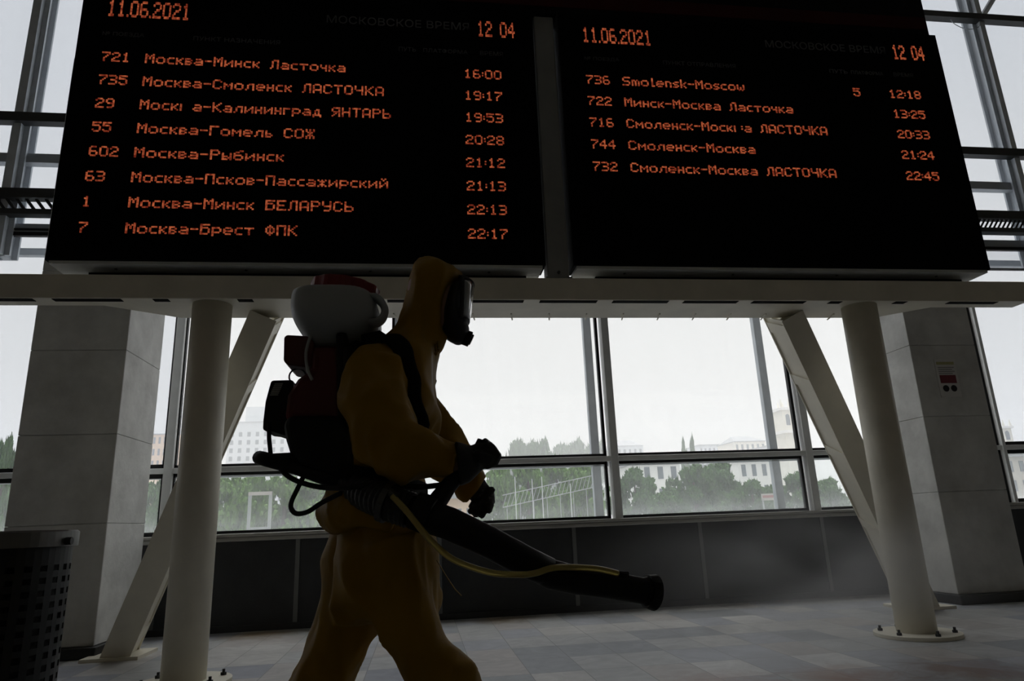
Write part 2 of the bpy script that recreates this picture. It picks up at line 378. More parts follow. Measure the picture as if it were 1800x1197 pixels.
# ------------------------------------------------------------------ steel frame that carries the boards
fr = thing('steel_support_frame', (1.2, 5.9, 0), 'cream painted steel portal of poles, braces and beam under the display boards', 'steel frame')
ZB, ZBT = 2.95, 3.155
bm_ = MB()
pts = [(-6.2, 5.62), (5.88, 5.62), (5.88, 5.82), (4.98, 5.82), (4.60, 6.17), (-2.12, 6.17), (-2.62, 5.82), (-6.2, 5.82)]
bm_.add([(x, y, ZB) for x, y in pts] + [(x, y, ZBT) for x, y in pts], [tuple(range(8)), tuple(reversed(range(8, 16)))] + [(i, (i + 1) % 8, (i + 1) % 8 + 8, i + 8) for i in range(8)])
beam = build('beam', bm_, M['steel'], fr, bevel=0.006)
sb = MB(); xs = -5.6
while xs < 5.6:
    L_ = 0.52
    if not (-2.1 < xs + L_ / 2 < -0.9 or 3.7 < xs + L_ / 2 < 4.7): sb.box(xs, xs + L_, 5.635, 5.70, ZB - 0.004, ZB + 0.01)
    else: sb.box(xs + 0.1, xs + 0.22, 5.635, 5.70, ZB - 0.004, ZB + 0.01)
    xs += 0.665
build('slot', sb, M['screen'], beam)
br_ = MB(); xs = -0.6
while xs < 4.4:
    br_.tube([(xs, 6.02, ZB - 0.004), (xs + 0.03, 6.185, ZB - 0.012)], 0.007, 6); xs += 0.36
build('weld_tab', br_, M['steel'], beam)
for xp in (-1.75, 4.20):
    p = build('pole', MB().cyl((xp, 5.80, 0.03), (xp, 5.80, ZB + 0.01), 0.158, 40), M['steel'], fr, smooth=False)
    for q in p.data.polygons: q.use_smooth = len(q.vertices) == 4
    bp = build('base_plate', MB().cyl((xp, 5.80, 0.0), (xp, 5.80, 0.032), 0.34, 40), M['steel'], fr, bevel=0.004)
    for k in range(6):
        a = 2 * PI * k / 6 + 0.45
        c = (xp + 0.28 * math.cos(a), 5.80 + 0.28 * math.sin(a))
        build('bolt', MB().cyl((*c, 0.03), (*c, 0.052), 0.022, 6).cyl((*c, 0.05), (*c, 0.075), 0.011, 8), M['darksteel'], bp)
def brace(top, foot, sgn):
    """an I-section raking back and outward to the floor, with stiffener plates"""
    T, Fp = Vector(top), Vector(foot); ax = (T - Fp).normalized()
    sx = Vector((1, 0, 0)); sx = (sx - ax * sx.dot(ax)).normalized(); sy = ax.cross(sx).normalized()
    def slab(mb, a0, a1, u0, u1, v0, v1):
        P = [Fp + ax * a + sx * u + sy * v for a in (a0, a1) for (u, v) in ((u0, v0), (u1, v0), (u1, v1), (u0, v1))]
        mb.add(P, [(3, 2, 1, 0), (4, 5, 6, 7), (0, 1, 5, 4), (1, 2, 6, 5), (2, 3, 7, 6), (3, 0, 4, 7)])
    Ln = (T - Fp).length; w, h = 0.12, 0.19
    m = MB()
    slab(m, -0.1, Ln, -w, w, -h, -h + 0.018); slab(m, -0.1, Ln, -w, w, h - 0.018, h); u0 = w - 0.033 if sgn < 0 else -w + 0.018; slab(m, -0.1, Ln, u0, u0 + 0.015, -h + 0.01, h - 0.01)
    b = build('brace', m, M['steel'], fr, bevel=0.003)
    for k in (0.06, 0.30, 0.56, 0.80, 0.97):
        s = MB(); slab(s, Ln * k - 0.06, Ln * k + 0.06, -w + 0.004, w - 0.004, -h + 0.012, h - 0.012)
        build('stiffener', s, M['steel'], b)
    build('foot_plate', MB().box(Fp.x - 0.25, Fp.x + 0.25, Fp.y - 0.25, Fp.y + 0.25, 0, 0.03), M['steel'], b)
brace((-1.36, 6.10, 2.97), (-2.80, 7.35, 0.03), -1)
brace((3.58, 6.10, 2.97), (5.40, 7.35, 0.03), 1)
adopt(fr)

# ------------------------------------------------------------------ departure and arrival boards
GLY = {
'0': '01110 10001 10001 10001 10001 10001 01110', '1': '00100 01100 00100 00100 00100 00100 01110', '2': '01110 10001 00001 00110 01000 10000 11111',
'3': '11110 00001 00001 01110 00001 00001 11110', '4': '00010 00110 01010 10010 11111 00010 00010', '5': '11111 10000 11110 00001 00001 10001 01110',
'6': '01110 10000 10000 11110 10001 10001 01110', '7': '11111 00001 00010 00100 01000 01000 01000', '8': '01110 10001 10001 01110 10001 10001 01110',
'9': '01110 10001 10001 01111 00001 00001 01110', ':': '0 0 1 0 1 0 0', '.': '0 0 0 0 0 0 1', '-': '0000 0000 0000 1111 0000 0000 0000', ' ': '0000 0000 0000 0000 0000 0000 0000',
'М': '10001 11011 10101 10101 10001 10001 10001', 'С': '01110 10001 10000 10000 10000 10001 01110', 'Г': '11111 10000 10000 10000 10000 10000 10000',
'Р': '11110 10001 10001 11110 10000 10000 10000', 'П': '11111 10001 10001 10001 10001 10001 10001', 'Б': '11111 10000 11110 10001 10001 10001 11110',
'Л': '00111 01001 01001 01001 01001 01001 10001', 'А': '01110 10001 10001 10001 11111 10001 10001', 'Т': '11111 00100 00100 00100 00100 00100 00100',
'О': '01110 10001 10001 10001 10001 10001 01110', 'Ч': '10001 10001 10001 01111 00001 00001 00001', 'К': '10001 10010 10100 11000 10100 10010 10001',
'Я': '01111 10001 10001 01111 00101 01001 10001', 'Н': '10001 10001 10001 11111 10001 10001 10001', 'Ж': '10101 10101 01110 00100 01110 10101 10101',
'Е': '11111 10000 10000 11110 10000 10000 11111', 'У': '10001 10001 10001 01111 00001 00001 01110', 'Ь': '10000 10000 10000 11110 10001 10001 11110',
'Ф': '00100 01110 10101 10101 10101 01110 00100', 'о': '00000 00000 01110 10001 10001 10001 01110', 'с': '0000 0000 0111 1000 1000 1000 0111',
'к': '0000 0000 1001 1010 1100 1010 1001', 'в': '0000 0000 1110 1001 1110 1001 1110', 'а': '00000 00000 01110 00001 01111 10001 01111',
'и': '00000 00000 10001 10011 10101 11001 10001', 'н': '0000 0000 1001 1001 1111 1001 1001', 'т': '00000 00000 11111 00100 00100 00100 00100',
'ч': '0000 0000 1001 1001 0111 0001 0001', 'м': '00000 00000 10001 11011 10101 10001 10001', 'л': '00000 00000 00111 01001 01001 01001 10001',
'е': '00000 00000 01110 10001 11111 10000 01110', 'г': '0000 0000 1111 1000 1000 1000 1000', 'р': '00000 00000 11110 10001 10001 11110 10000 10000',
'д': '00000 00000 00110 01010 01010 01010 11111 10001', 'ы': '00000 00000 10001 10001 11101 10011 11101', 'б': '00011 01100 10000 11110 10001 10001 01110',
'п': '0000 0000 1111 1001 1001 1001 1001', 'ж': '00000 00000 10101 01110 00100 01110 10101', 'й': '01010 00100 10001 10011 10101 11001 10001', 'ь': '0000 0000 1000 1000 1110 1001 1110',
'|': '0 0 1 1 1 1 1', '~': '00 00 00 00 00 00 00',
'S': '01111 10000 10000 01110 00001 00001 11110', 'm': '00000 00000 11010 10101 10101 10101 10101', 'o': '00000 00000 01110 10001 10001 10001 01110',
'l': '010 010 010 010 010 010 011', 'e': '00000 00000 01110 10001 11111 10000 01110', 'n': '0000 0000 1110 1001 1001 1001 1001',
's': '0000 0000 0111 1000 0110 0001 1110', 'k': '1000 1000 1001 1010 1100 1010 1001', 'c': '0000 0000 0111 1000 1000 1000 0111', 'w': '00000 00000 10001 10001 10101 10101 01010',
}
GLY['M'] = GLY['М']
YBD = 5.575
def led_text(name, txt, x0, x1, zc, parent, hgt=0.096, fill=0.92):
    cols, dots = 0, []
    for ch in txt:
        rows = GLY[ch].split(' ')
        for r, line in enumerate(rows):
            for c, b in enumerate(line):
                if b == '1': dots.append((cols + c, r))
        cols += len(rows[0]) + 1
    pitch = (x1 - x0) / (cols - 1); pz = hgt / 7; mb = MB()
    for c, r in dots:
        cx = x0 + (c + 0.5) * pitch; cz = zc + hgt / 2 - (r + 0.5) * pz; a, b = pitch * fill / 2 * 1.1, pz * fill / 2
        mb.box(cx - a, cx + a, YBD - 0.006, YBD, cz - b, cz + b)
    return build(name, mb, M['led'], parent)
def print_text(name, txt, x0, x1, zc, h, parent):
    c = bpy.data.curves.new('t', 'FONT'); c.body = txt; c.extrude = 0.002
    o = bpy.data.objects.new('t', c); COL.objects.link(o)
    dg = bpy.context.evaluated_depsgraph_get(); me = bpy.data.meshes.new_from_object(o.evaluated_get(dg))
    bpy.data.objects.remove(o)
    vx = [v.co.x for v in me.vertices]; vy = [v.co.y for v in me.vertices]
    sx = (x1 - x0) / (max(vx) - min(vx)); sy = h / (max(vy) - min(vy)); mx, my = min(vx), (min(vy) + max(vy)) / 2
    for v in me.vertices: v.co = Vector((x0 + (v.co.x - mx) * sx, YBD - 0.001 + v.co.z * -1.0, zc + (v.co.y - my) * sy))
    me.name = name; o = bpy.data.objects.new(name, me); COL.objects.link(o); me.materials.clear(); me.materials.append(M['print']); o.parent = parent
    return o
def board(x0, x1, label, rows, dx, heads, dates):
    t = thing('departure_board', ((x0 + x1) / 2, 5.7, 3.25), label, 'display board', 'train display boards')
    build('casing', MB().box(x0, x1, YBD + 0.012, 5.85, 3.262, 5.955), M['casing'], t, bevel=0.006)
    build('screen', MB().box(x0 + 0.012, x1 - 0.012, YBD, YBD + 0.02, 3.275, 5.945), M['screen'], t)
    u = MB().box(x0 + 0.03, x1 - 0.03, YBD + 0.02, 5.84, 3.235, 3.262)
    build('underside_panel', u, M['under'], t)
    build('mounting_rail', MB().box(x0 + 0.25, x1 - 0.15, 5.79, 5.84, ZBT, 3.236), M['casing'], t)
    sc_ = MB()
    for k in range(4):
        xx = x0 + 0.5 + k * (x1 - x0 - 1) / 3; sc_.cyl((xx, 5.70, 3.238), (xx, 5.70, 3.228), 0.012, 10)
    build('screw', sc_, M['clamp'], t)
    z = 5.187
    for num, name, nw, tm, ext in rows:
        led_text('train_number', num, dx - 2.78 , dx - 2.78 + 0.0138 * (len(num) * 6 - 1), z, t)
        xa, cw = dx - 2.418, nw / (sum(len(GLY[c].split(' ')[0]) + 1 for c in name) - 1)
        for wi, word in enumerate(name.split(' ')):
            wc_ = sum(len(GLY[c].split(' ')[0]) + 1 for c in word)
            led_text('route_text' if wi == 0 else 'train_name_text', word, xa, xa + cw * (wc_ - 1), z, t)
            xa += cw * (wc_ + 5)
        led_text('time_text', tm, dx + 0.42, dx + 0.776, z, t)
        if ext: led_text('track_number', ext, dx + 0.02, dx + 0.02 + 0.075, z, t)
        z -= 0.2342
    led_text('date_text', '11.06.2021', dx - 2.785, dx - 2.08, 5.70, t, 0.175, 0.92)
    led_text('clock_text', '12 04', dx + 0.56, dx + 0.924, 5.70, t, 0.175, 0.92)
    print_text('heading_text', 'МОСКОВСКОЕ ВРЕМЯ', dx - 0.86, dx + 0.48, 5.715, 0.085, t)
    for txt, a, b in heads: print_text('heading_text', txt, dx + a, dx + b, 5.425, 0.045, t)
    adopt(t)
    return t
board(-3.01, 1.11, 'left black departure board with eight rows of orange LED text', [
    ('721', 'Москва-Минск Ласточка', 1.744, '16:00', ''), ('735', 'Москва-Смоленск ЛАСТОЧКА', 2.094, '19:17', ''),
    ('29', 'Моск| а-Калининград ЯНТАРЬ', 2.16, '19:53', ''), ('55', 'Москва-Гомель СОЖ', 1.49, '20:28', ''),
    ('602', 'Москва-Рыбинск', 1.235, '21:12', ''), ('63', 'Москва-Псков-Пассажирский', 2.14, '21:13', ''),
    ('1', 'Москва-Минск БЕЛАРУСЬ', 1.845, '22:13', ''), ('7', 'Москва-Брест ФПК', 1.378, '22:17', '')], 0.0,
    (('№ ПОЕЗДА', -2.80, -2.45), ('ПУНКТ НАЗНАЧЕНИЯ', -2.03, -1.27), ('ПУТЬ', -0.19, -0.03), ('ПЛАТФОРМА', 0.04, 0.46), ('ВРЕМЯ', 0.58, 0.80)), None)
board(1.36, 5.51, 'right black arrival board with five rows of orange LED text', [
    ('736', 'Smolensk-Moscow', 1.257, '12:18', '5'), ('722', 'Минск-Москва Ласточка', 1.74, '13:25', ''),
    ('716', 'Смоленск-Моск|~:а ЛАСТОЧКА', 2.07, '20:33', ''), ('744', 'Смоленск-Москва', 1.275, '21:24', ''), ('732', 'Смоленск-Москва ЛАСТОЧКА', 2.084, '22:45', '')], 4.385,
    (('№ ПОЕЗДА', -2.78, -2.43), ('ПУНКТ ОТПРАВЛЕНИЯ', -1.98, -1.22), ('ПУТЬ', -0.20, 0.0), ('ПЛАТФОРМА', 0.04, 0.40), ('ВРЕМЯ', 0.52, 0.74)), None)
t = thing('header_panel', (1.2, 5.7, 5.96), 'black header panel with a dim red band above both boards', 'header panel')
build('casing', MB().box(-2.96, 5.45, YBD + 0.02, 5.85, 5.962, 6.95), M['header'], t, bevel=0.006)
build('red_band', MB().box(-2.9, 5.42, YBD + 0.008, YBD + 0.03, 6.02, 6.17), M['redband'], t)
adopt(t)
t = thing('board_post', (1.235, 5.76, ZBT), 'grey steel post standing on the beam between the two boards', 'post')
build('box_section', MB().box(1.135, 1.335, 5.66, 5.84, ZBT, 5.96), M['post'], t, bevel=0.012)
build('foot_plate', MB().box(1.115, 1.355, 5.64, 5.86, ZBT, ZBT + 0.02), M['post'], t)
build('bolt', MB().cyl((1.235, 5.655, 3.22), (1.235, 5.64, 3.22), 0.014, 10), M['clamp'], t)
adopt(t)

# notice on the right column
def notice():
    a, b = Vector((6.225, 7.4, 2.80)), Vector((6.50, 7.4, 2.33))
    w = mat('notice_paper', (0.60, 0.59, 0.57), 0.7); ol = mat('notice_olive', (0.40, 0.37, 0.18), 0.7); dr = mat('notice_dark_red', (0.16, 0.03, 0.04), 0.7)
    gy = mat('notice_grey', (0.22, 0.22, 0.22), 0.7); dk = mat('notice_black', (0.02, 0.02, 0.02), 0.7)
    t = thing('paper_notice', (6.36, 7.4, 2.56), 'pale paper notice with dark red bar and two round symbols, on the right column', 'notice')
    build('sheet', MB().box(a.x, b.x, 7.392, 7.399, b.z, a.z), w, t)
    build('header_stripe', MB().box(a.x + 0.02, b.x - 0.02, 7.390, 7.393, 2.73, 2.765), ol, t)
    tx = MB()
    for i in range(4): tx.box(a.x + 0.03, b.x - 0.03 - 0.03 * (i % 2), 7.390, 7.393, 2.69 - i * 0.025, 2.70 - i * 0.025)
    build('text_lines', tx, gy, t)
    build('red_bar', MB().box(a.x + 0.03, b.x - 0.03, 7.390, 7.393, 2.50, 2.60), dr, t)
    for cx in (6.31, 6.415):
        build('round_symbol', MB().cyl((cx, 7.393, 2.435), (cx, 7.389, 2.435), 0.04, 24), dk, t)
    adopt(t)
notice()

# ------------------------------------------------------------------ perforated bin at the left edge
def bin_():
    cx, cy, r, zt = -1.365, 2.45, 0.235, 1.10
    t = thing('litter_bin', (cx, cy, 0), 'tall dark metal litter bin with square perforations at the left edge', 'litter bin')
    mb = MB(); n = 60; nz = 54; hz = 0.98 / nz
    ring = lambda i, z, rr=r: (cx + rr * math.cos(2 * PI * i / n), cy + rr * math.sin(2 * PI * i / n), z)
    V = {}; vs = []; fs = []
    def vid(i, j):
        key = (i % n, j)
        if key not in V: V[key] = len(vs); vs.append(ring(i % n, 0.06 + j * hz))
        return V[key]
    for i in range(n):
        for j in range(nz):
            if i % 2 == 0 and j % 2 == 0 and 2 < j < nz - 3: continue
            fs.append((vid(i, j), vid(i + 1, j), vid(i + 1, j + 1), vid(i, j + 1)))
    mb.add(vs, fs)
    o = build('perforated_shell', mb, M['binmetal'], t)
    s = o.modifiers.new('t', 'SOLIDIFY'); s.thickness = 0.003
    R = MB(); R.rings([[ring(i, z, rr) for i in range(n)] for z, rr in ((1.04, r + 0.002), (1.04, r + 0.014), (1.085, r + 0.014), (1.09, r + 0.008), (1.09, r - 0.02), (1.04, r - 0.02))], closed=True)
    build('rim', R, mat('bin_rim_metal', (0.16, 0.16, 0.155), 0.4, 0.5), t, smooth=False)
    build('liner', MB().cyl((cx, cy, 0.05), (cx, cy, 1.0), r - 0.025, 40), M['binliner'], t)
    build('base', MB().cyl((cx, cy, 0), (cx, cy, 0.06), r + 0.004, 40), M['darksteel'], t)
    build('hinge', MB().cyl((cx + r + 0.012, cy - 0.03, 1.055), (cx + r + 0.03, cy - 0.03, 1.055), 0.012, 10), M['darksteel'], t)
    adopt(t)
bin_()

# ------------------------------------------------------------------ the person
YP, YN, YR = 1.85, 1.76, 1.95          # body axis, near leg, far leg
def sl(l, r, y, half, Y=YP):
    a, b = at(l, y, Y), at(r, y, Y)
    return ((a.x + b.x) / 2, Y, (a.z + b.z) / 2, (b.x - a.x) / 2, half)
def A(*pts): return [at(*p) for p in pts]
NEAR_ARM = A((682, 622, 1.76), (664, 656, 1.71), (662, 712, 1.655), (684, 772, 1.61), (714, 798, 1.59), (757, 796, 1.59), (808, 817, 1.60))
FAR_ARM = A((690, 632, 1.97), (696, 665, 2.02), (716, 706, 2.07), (741, 745, 2.11), (785, 800, 2.12), (839, 860, 2.11))
NEAR_LEG = A((686, 940, YN), (706, 1020, YN), (730, 1098, YN), (754, 1150, YN), (785, 1197, YN)) + [Vector((0.155, YN, 0.50)), Vector((0.19, YN, 0.30)), Vector((0.235, YN, 0.13))]
FAR_LEG = A((648, 940, YR), (630, 1030, YR), (608, 1103, YR), (590, 1140, YR), (566, 1197, YR)) + [Vector((-0.33, YR, 0.50)), Vector((-0.47, YR, 0.33)), Vector((-0.60, YR, 0.18))]
HEAD = at(768, 528, YP)

def person():
    # body: one continuous skin from head to feet, inside the clothing
    b = MB()
    b.slices([sl(700, 765, y, hd) for y, hd in ((950, .10),)] + [sl(625, 735, 930, .14), sl(630, 738, 860, .13), sl(625, 745, 780, .14), sl(630, 748, 700, .155), sl(650, 748, 640, .16), sl(695, 755, 605, .09), sl(712, 762, 585, .058), sl(718, 772, 560, .055)], 24)
    hx, hz = HEAD.x, HEAD.z
    b.ball((hx - 0.008, YP, hz + 0.02), 0.078, 0.068, 0.092)
    b.ball((hx + 0.028, YP, hz - 0.045), 0.045, 0.05, 0.058)
    b.tube([(hx + 0.060, YP, hz + 0.012), (hx + 0.076, YP, hz - 0.022), (hx + 0.060, YP, hz - 0.032)], [0.007, 0.013, 0.008], 8)     # nose
    b.tube([(hx + 0.062, YP - 0.022, hz - 0.056), (hx + 0.073, YP, hz - 0.056), (hx + 0.062, YP + 0.022, hz - 0.056)], 0.006, 8)     # lips
    b.tube([(hx + 0.058, YP - 0.045, hz + 0.03), (hx + 0.073, YP, hz + 0.033), (hx + 0.058, YP + 0.045, hz + 0.03)], 0.008, 8)       # brow
    for s in (-1, 1):
        b.ball((hx + 0.060, YP + s * 0.030, hz + 0.014), 0.010)                                                                      # eyes
        b.ball((hx - 0.012, YP + s * 0.070, hz), 0.016, 0.008, 0.028)                                                                # ears
    for arm in (NEAR_ARM, FAR_ARM):
        k = len(arm); b.tube(arm, [0.040 - 0.014 * i / (k - 1) for i in range(k)], 14)
    for leg in (NEAR_LEG, FAR_LEG):
        k = len(leg); b.tube(leg, [0.058 - 0.022 * i / (k - 1) for i in range(k)], 16)
    for a, d in ((NEAR_LEG[-1], Vector((0.17, 0, -0.03))), (FAR_LEG[-1], Vector((0.12, 0, -0.105)))):
        b.tube([a + Vector((-0.03, 0, -0.03)), a + d * 0.5 + Vector((0, 0, -0.02)), a + d], [0.04, 0.04, 0.028], 12)
    # hands inside the gloves
    b.ball(at(846, 802, 1.605), 0.030, 0.022, 0.034); b.ball(at(847, 878, 2.11), 0.028, 0.018, 0.034)
    b.tube([NEAR_ARM[-1], at(846, 802, 1.605)], 0.026, 12); b.tube([FAR_ARM[-1], at(847, 878, 2.11)], 0.024, 12)
    body = fuse('person', b, M['skin'], None, 0.010, 4)
    tag(body, 'person in a yellow hooded protective suit and black gas mask striding past the windows', 'person')
    # hooded jacket
    j = MB()
    j.slices([sl(584, 744, 934, .178), sl(561, 745, 914, .19), sl(557, 745, 897, .195), sl(566, 744, 875, .19), sl(586, 745, 838, .182), sl(594, 760, 795, .185), sl(596, 772, 745, .19), sl(597, 770, 700, .19),
              sl(606, 768, 662, .185), sl(628, 767, 634, .165), sl(650, 766, 612, .135), sl(674, 767, 593, .11), sl(690, 770, 575, .10)], 28)
    j.slices([sl(680, 770, 600, .11), sl(688, 774, 580, .108), sl(696, 775, 560, .105), sl(704, 783, 540, .108), sl(711, 800, 518, .112), sl(715, 818, 497, .108), sl(718, 815, 488, .10), sl(724, 800, 476, .085), sl(734, 784, 467, .06), sl(743, 776, 460, .04), sl(752, 768, 455, .022)], 28)
    j.tube([at(766, 606, YP), at(774, 596, YP), at(766, 588, YP)], 0.02, 12, ry=0.05)
    j.tube(NEAR_ARM, [0.045, 0.082, 0.088, 0.080, 0.075, 0.066, 0.052], 20)
    j.tube(FAR_ARM, [0.05, 0.085, 0.082, 0.082, 0.076, 0.061], 20)
    jk = fuse('jacket', j, M['suit'], body, 0.010, 5, 0.017, 6.5, (1.15, 1, 0.7))
    global JACKET
    JACKET = jk; jk['label'] = 'yellow hooded jacket'
    dr = MB()
    for p in (at(769, 612, 1.80), at(765, 618, 1.79)): dr.tube([p + Vector((0, 0, .02)), p + Vector((.002, 0, 0))], 0.003, 8).ball(p + Vector((0.002, 0, -0.006)), 0.005, n=8, m=6)
    build('drawstring', dr, M['suit'], jk, smooth=True)
    tr = MB()
    tr.slices([sl(606, 740, 900, .165), sl(600, 744, 930, .17), sl(597, 747, 965, .175), sl(592, 756, 1000, .17), sl(580, 767, 1035, .16), sl(572, 775, 1062, .14), sl(590, 760, 1088, .10)], 28)
    tr.tube(NEAR_LEG, [0.105, 0.098, 0.080, 0.070, 0.068, 0.074, 0.080, 0.085], 20)
    tr.tube(FAR_LEG, [0.105, 0.098, 0.090, 0.088, 0.086, 0.084, 0.085, 0.085], 20)
    tp = fuse('trousers', tr, M['suit'], body, 0.010, 5, 0.019, 6.0, (1.1, 1, 0.6))
    tp['label'] = 'baggy yellow trousers'
    build('ribbon', MB().tube(A((768, 985, 1.70), (784, 1012, 1.69), (800, 1036, 1.68), (811, 1047, 1.68)), 0.0012, 8, ry=0.006), M['suit'], tp)
    # boots on the floor
    for a, toe, up in ((NEAR_LEG[-1], 0.20, 0.0), (FAR_LEG[-1], 0.15, 0.085)):
        z0 = 0.0; bt = MB()
        heel = Vector((a.x - 0.05, a.y, 0.042 + up)); ball_ = Vector((a.x + toe * 0.6, a.y, 0.040 + up * 0.1)); tip = Vector((a.x + toe + 0.01, a.y, 0.036))
        bt.tube([heel, (heel + ball_) / 2 + Vector((0, 0, 0.012)), ball_, tip], [0.042, 0.048, 0.042, 0.032], 16, ry=[0.040, 0.043, 0.05, 0.036])
        bt.tube([a + Vector((-0.01, 0, -0.07 + up * 0.2)), a, a + Vector((-0.01, 0, 0.16))], [0.052, 0.056, 0.062], 16)
        fuse('boot', bt, M['rubber'], body, 0.010, 3)
    # full-face mask
    mk = MB()
    mk.slices([sl(790, 828, 504, .066), sl(786, 823, 512, .078), sl(781, 812, 530, .083), sl(776, 812, 550, .08), sl(773, 818, 565, .066), sl(772, 826, 578, .052), sl(776, 824, 590, .042), sl(792, 818, 600, .032), sl(802, 812, 605, .02)], 22)
    gm = fuse('gas_mask', mk, M['rubber'], body, 0.007, 3)
    # wide curved visor, standing proud of the face
    vs = []; rows = ((505, 833, .074), (515, 832.5, .083), (530, 831, .086), (545, 829.5, .082), (558, 827.5, .07), (567, 825, .055)); R = []
    for y, xf, hw in rows:
        f = at(xf, y, YP); base = at(806, y, YP).x
        R.append([(base + (f.x - base) * math.cos(q) ** 0.55, YP + hw * math.sin(q), f.z) for q in (PI * (k / 16 - 0.5) * 0.98 for k in range(17))])
    mb = MB(); n = 17
    mb.add([p for r in R for p in r], [(i * n + j, i * n + j + 1, (i + 1) * n + j + 1, (i + 1) * n + j) for i in range(len(R) - 1) for j in range(n - 1)])
    v = build('visor', mb, M['visor'], gm, smooth=True); s = v.modifiers.new('t', 'SOLIDIFY'); s.thickness = 0.002
    v['label'] = 'clear curved visor'
    fm = MB()
    for r_, dz in ((R[0], 0.010), (R[-1], -0.008)):
        n_ = len(r_); lo = [Vector(p) + Vector((0.002, 0, 0)) for p in r_]; hi = [p + Vector((-0.012, 0, dz)) for p in lo]
        fm.rings([lo, hi])
    for k in (0, 16): fm.tube([r[k] for r in R], 0.006, 8)
    build('visor_frame', fm, M['rubber'], gm, bevel=0.002)
    fc = at(822, 592, YP); build('filter_valve', MB().cyl(fc + Vector((-.012, 0, 0.0)), fc + Vector((.008, 0, -.008)), 0.022, 20).cyl(fc + Vector((.004, 0, -.006)), fc + Vector((.012, 0, -.010)), 0.016, 20), M['black'], gm, bevel=0.002)
    sp = MB(); sp.tube(A((782, 515, YP - .085), (765, 505, YP - .112), (735, 500, YP - .105)), 0.002, 8, ry=0.008)
    # gloves: gauntlet, palm, four bent fingers and a thumb
    g = MB()
    g.tube(A((803, 815, 1.60), (818, 813, 1.60), (834, 808, 1.602)), [0.053, 0.047, 0.034], 18)
    g.tube(A((830, 810, 1.603), (843, 800, 1.605), (853, 791, 1.607)), [0.032, 0.030, 0.024], 16, ry=[0.03, 0.042, 0.044])
    for i, yo in enumerate((-0.036, -0.012, 0.012, 0.035)):
        Y = 1.605 + yo; d = (0, 2, 1, -3)[i]
        g.tube(A((852, 786 + d, Y), (862 + d, 786 + d, Y), (873 + d, 801 + d, Y), (867 + d, 813, Y), (856, 818, Y), (850, 812, Y)), [0.0125, 0.0125, 0.0118, 0.011, 0.0105, 0.0095], 10)
    g.tube(A((838, 800, 1.572), (848, 806, 1.558), (860, 808, 1.556), (868, 806, 1.566)), [0.016, 0.014, 0.0125, 0.010], 10)
    gl = fuse('glove', g, M['glove'], body, 0.0045, 2); gl['label'] = 'black gauntlet glove gripping the handle'
    g = MB()
    g.tube(A((835, 857, 2.11), (843, 866, 2.11)), [0.040, 0.032], 16)
    g.tube(A((841, 862, 2.11), (849, 874, 2.11), (850, 886, 2.10)), [0.034, 0.038, 0.036], 16, ry=[0.026, 0.022, 0.020])
    for (kx, px, py, tx, ty) in ((836, 829, 898, 827, 902), (844, 838, 902, 836, 908), (853, 849, 903, 847, 910), (861, 862, 894, 859, 901)):
        g.tube(A((kx, 882, 2.10), (px, py - 6, 2.085), (tx, ty - 3, 2.07), (tx + 1, ty - 5, 2.055)), [0.0125, 0.012, 0.0105, 0.009], 10)
    g.tube(A((852, 868, 2.10), (862, 864, 2.09), (867, 857, 2.085)), [0.016, 0.013, 0.010], 10)
    gl = fuse('glove', g, M['glove'], body, 0.0045, 2); gl['label'] = 'black glove hanging loosely'
    return body
person()

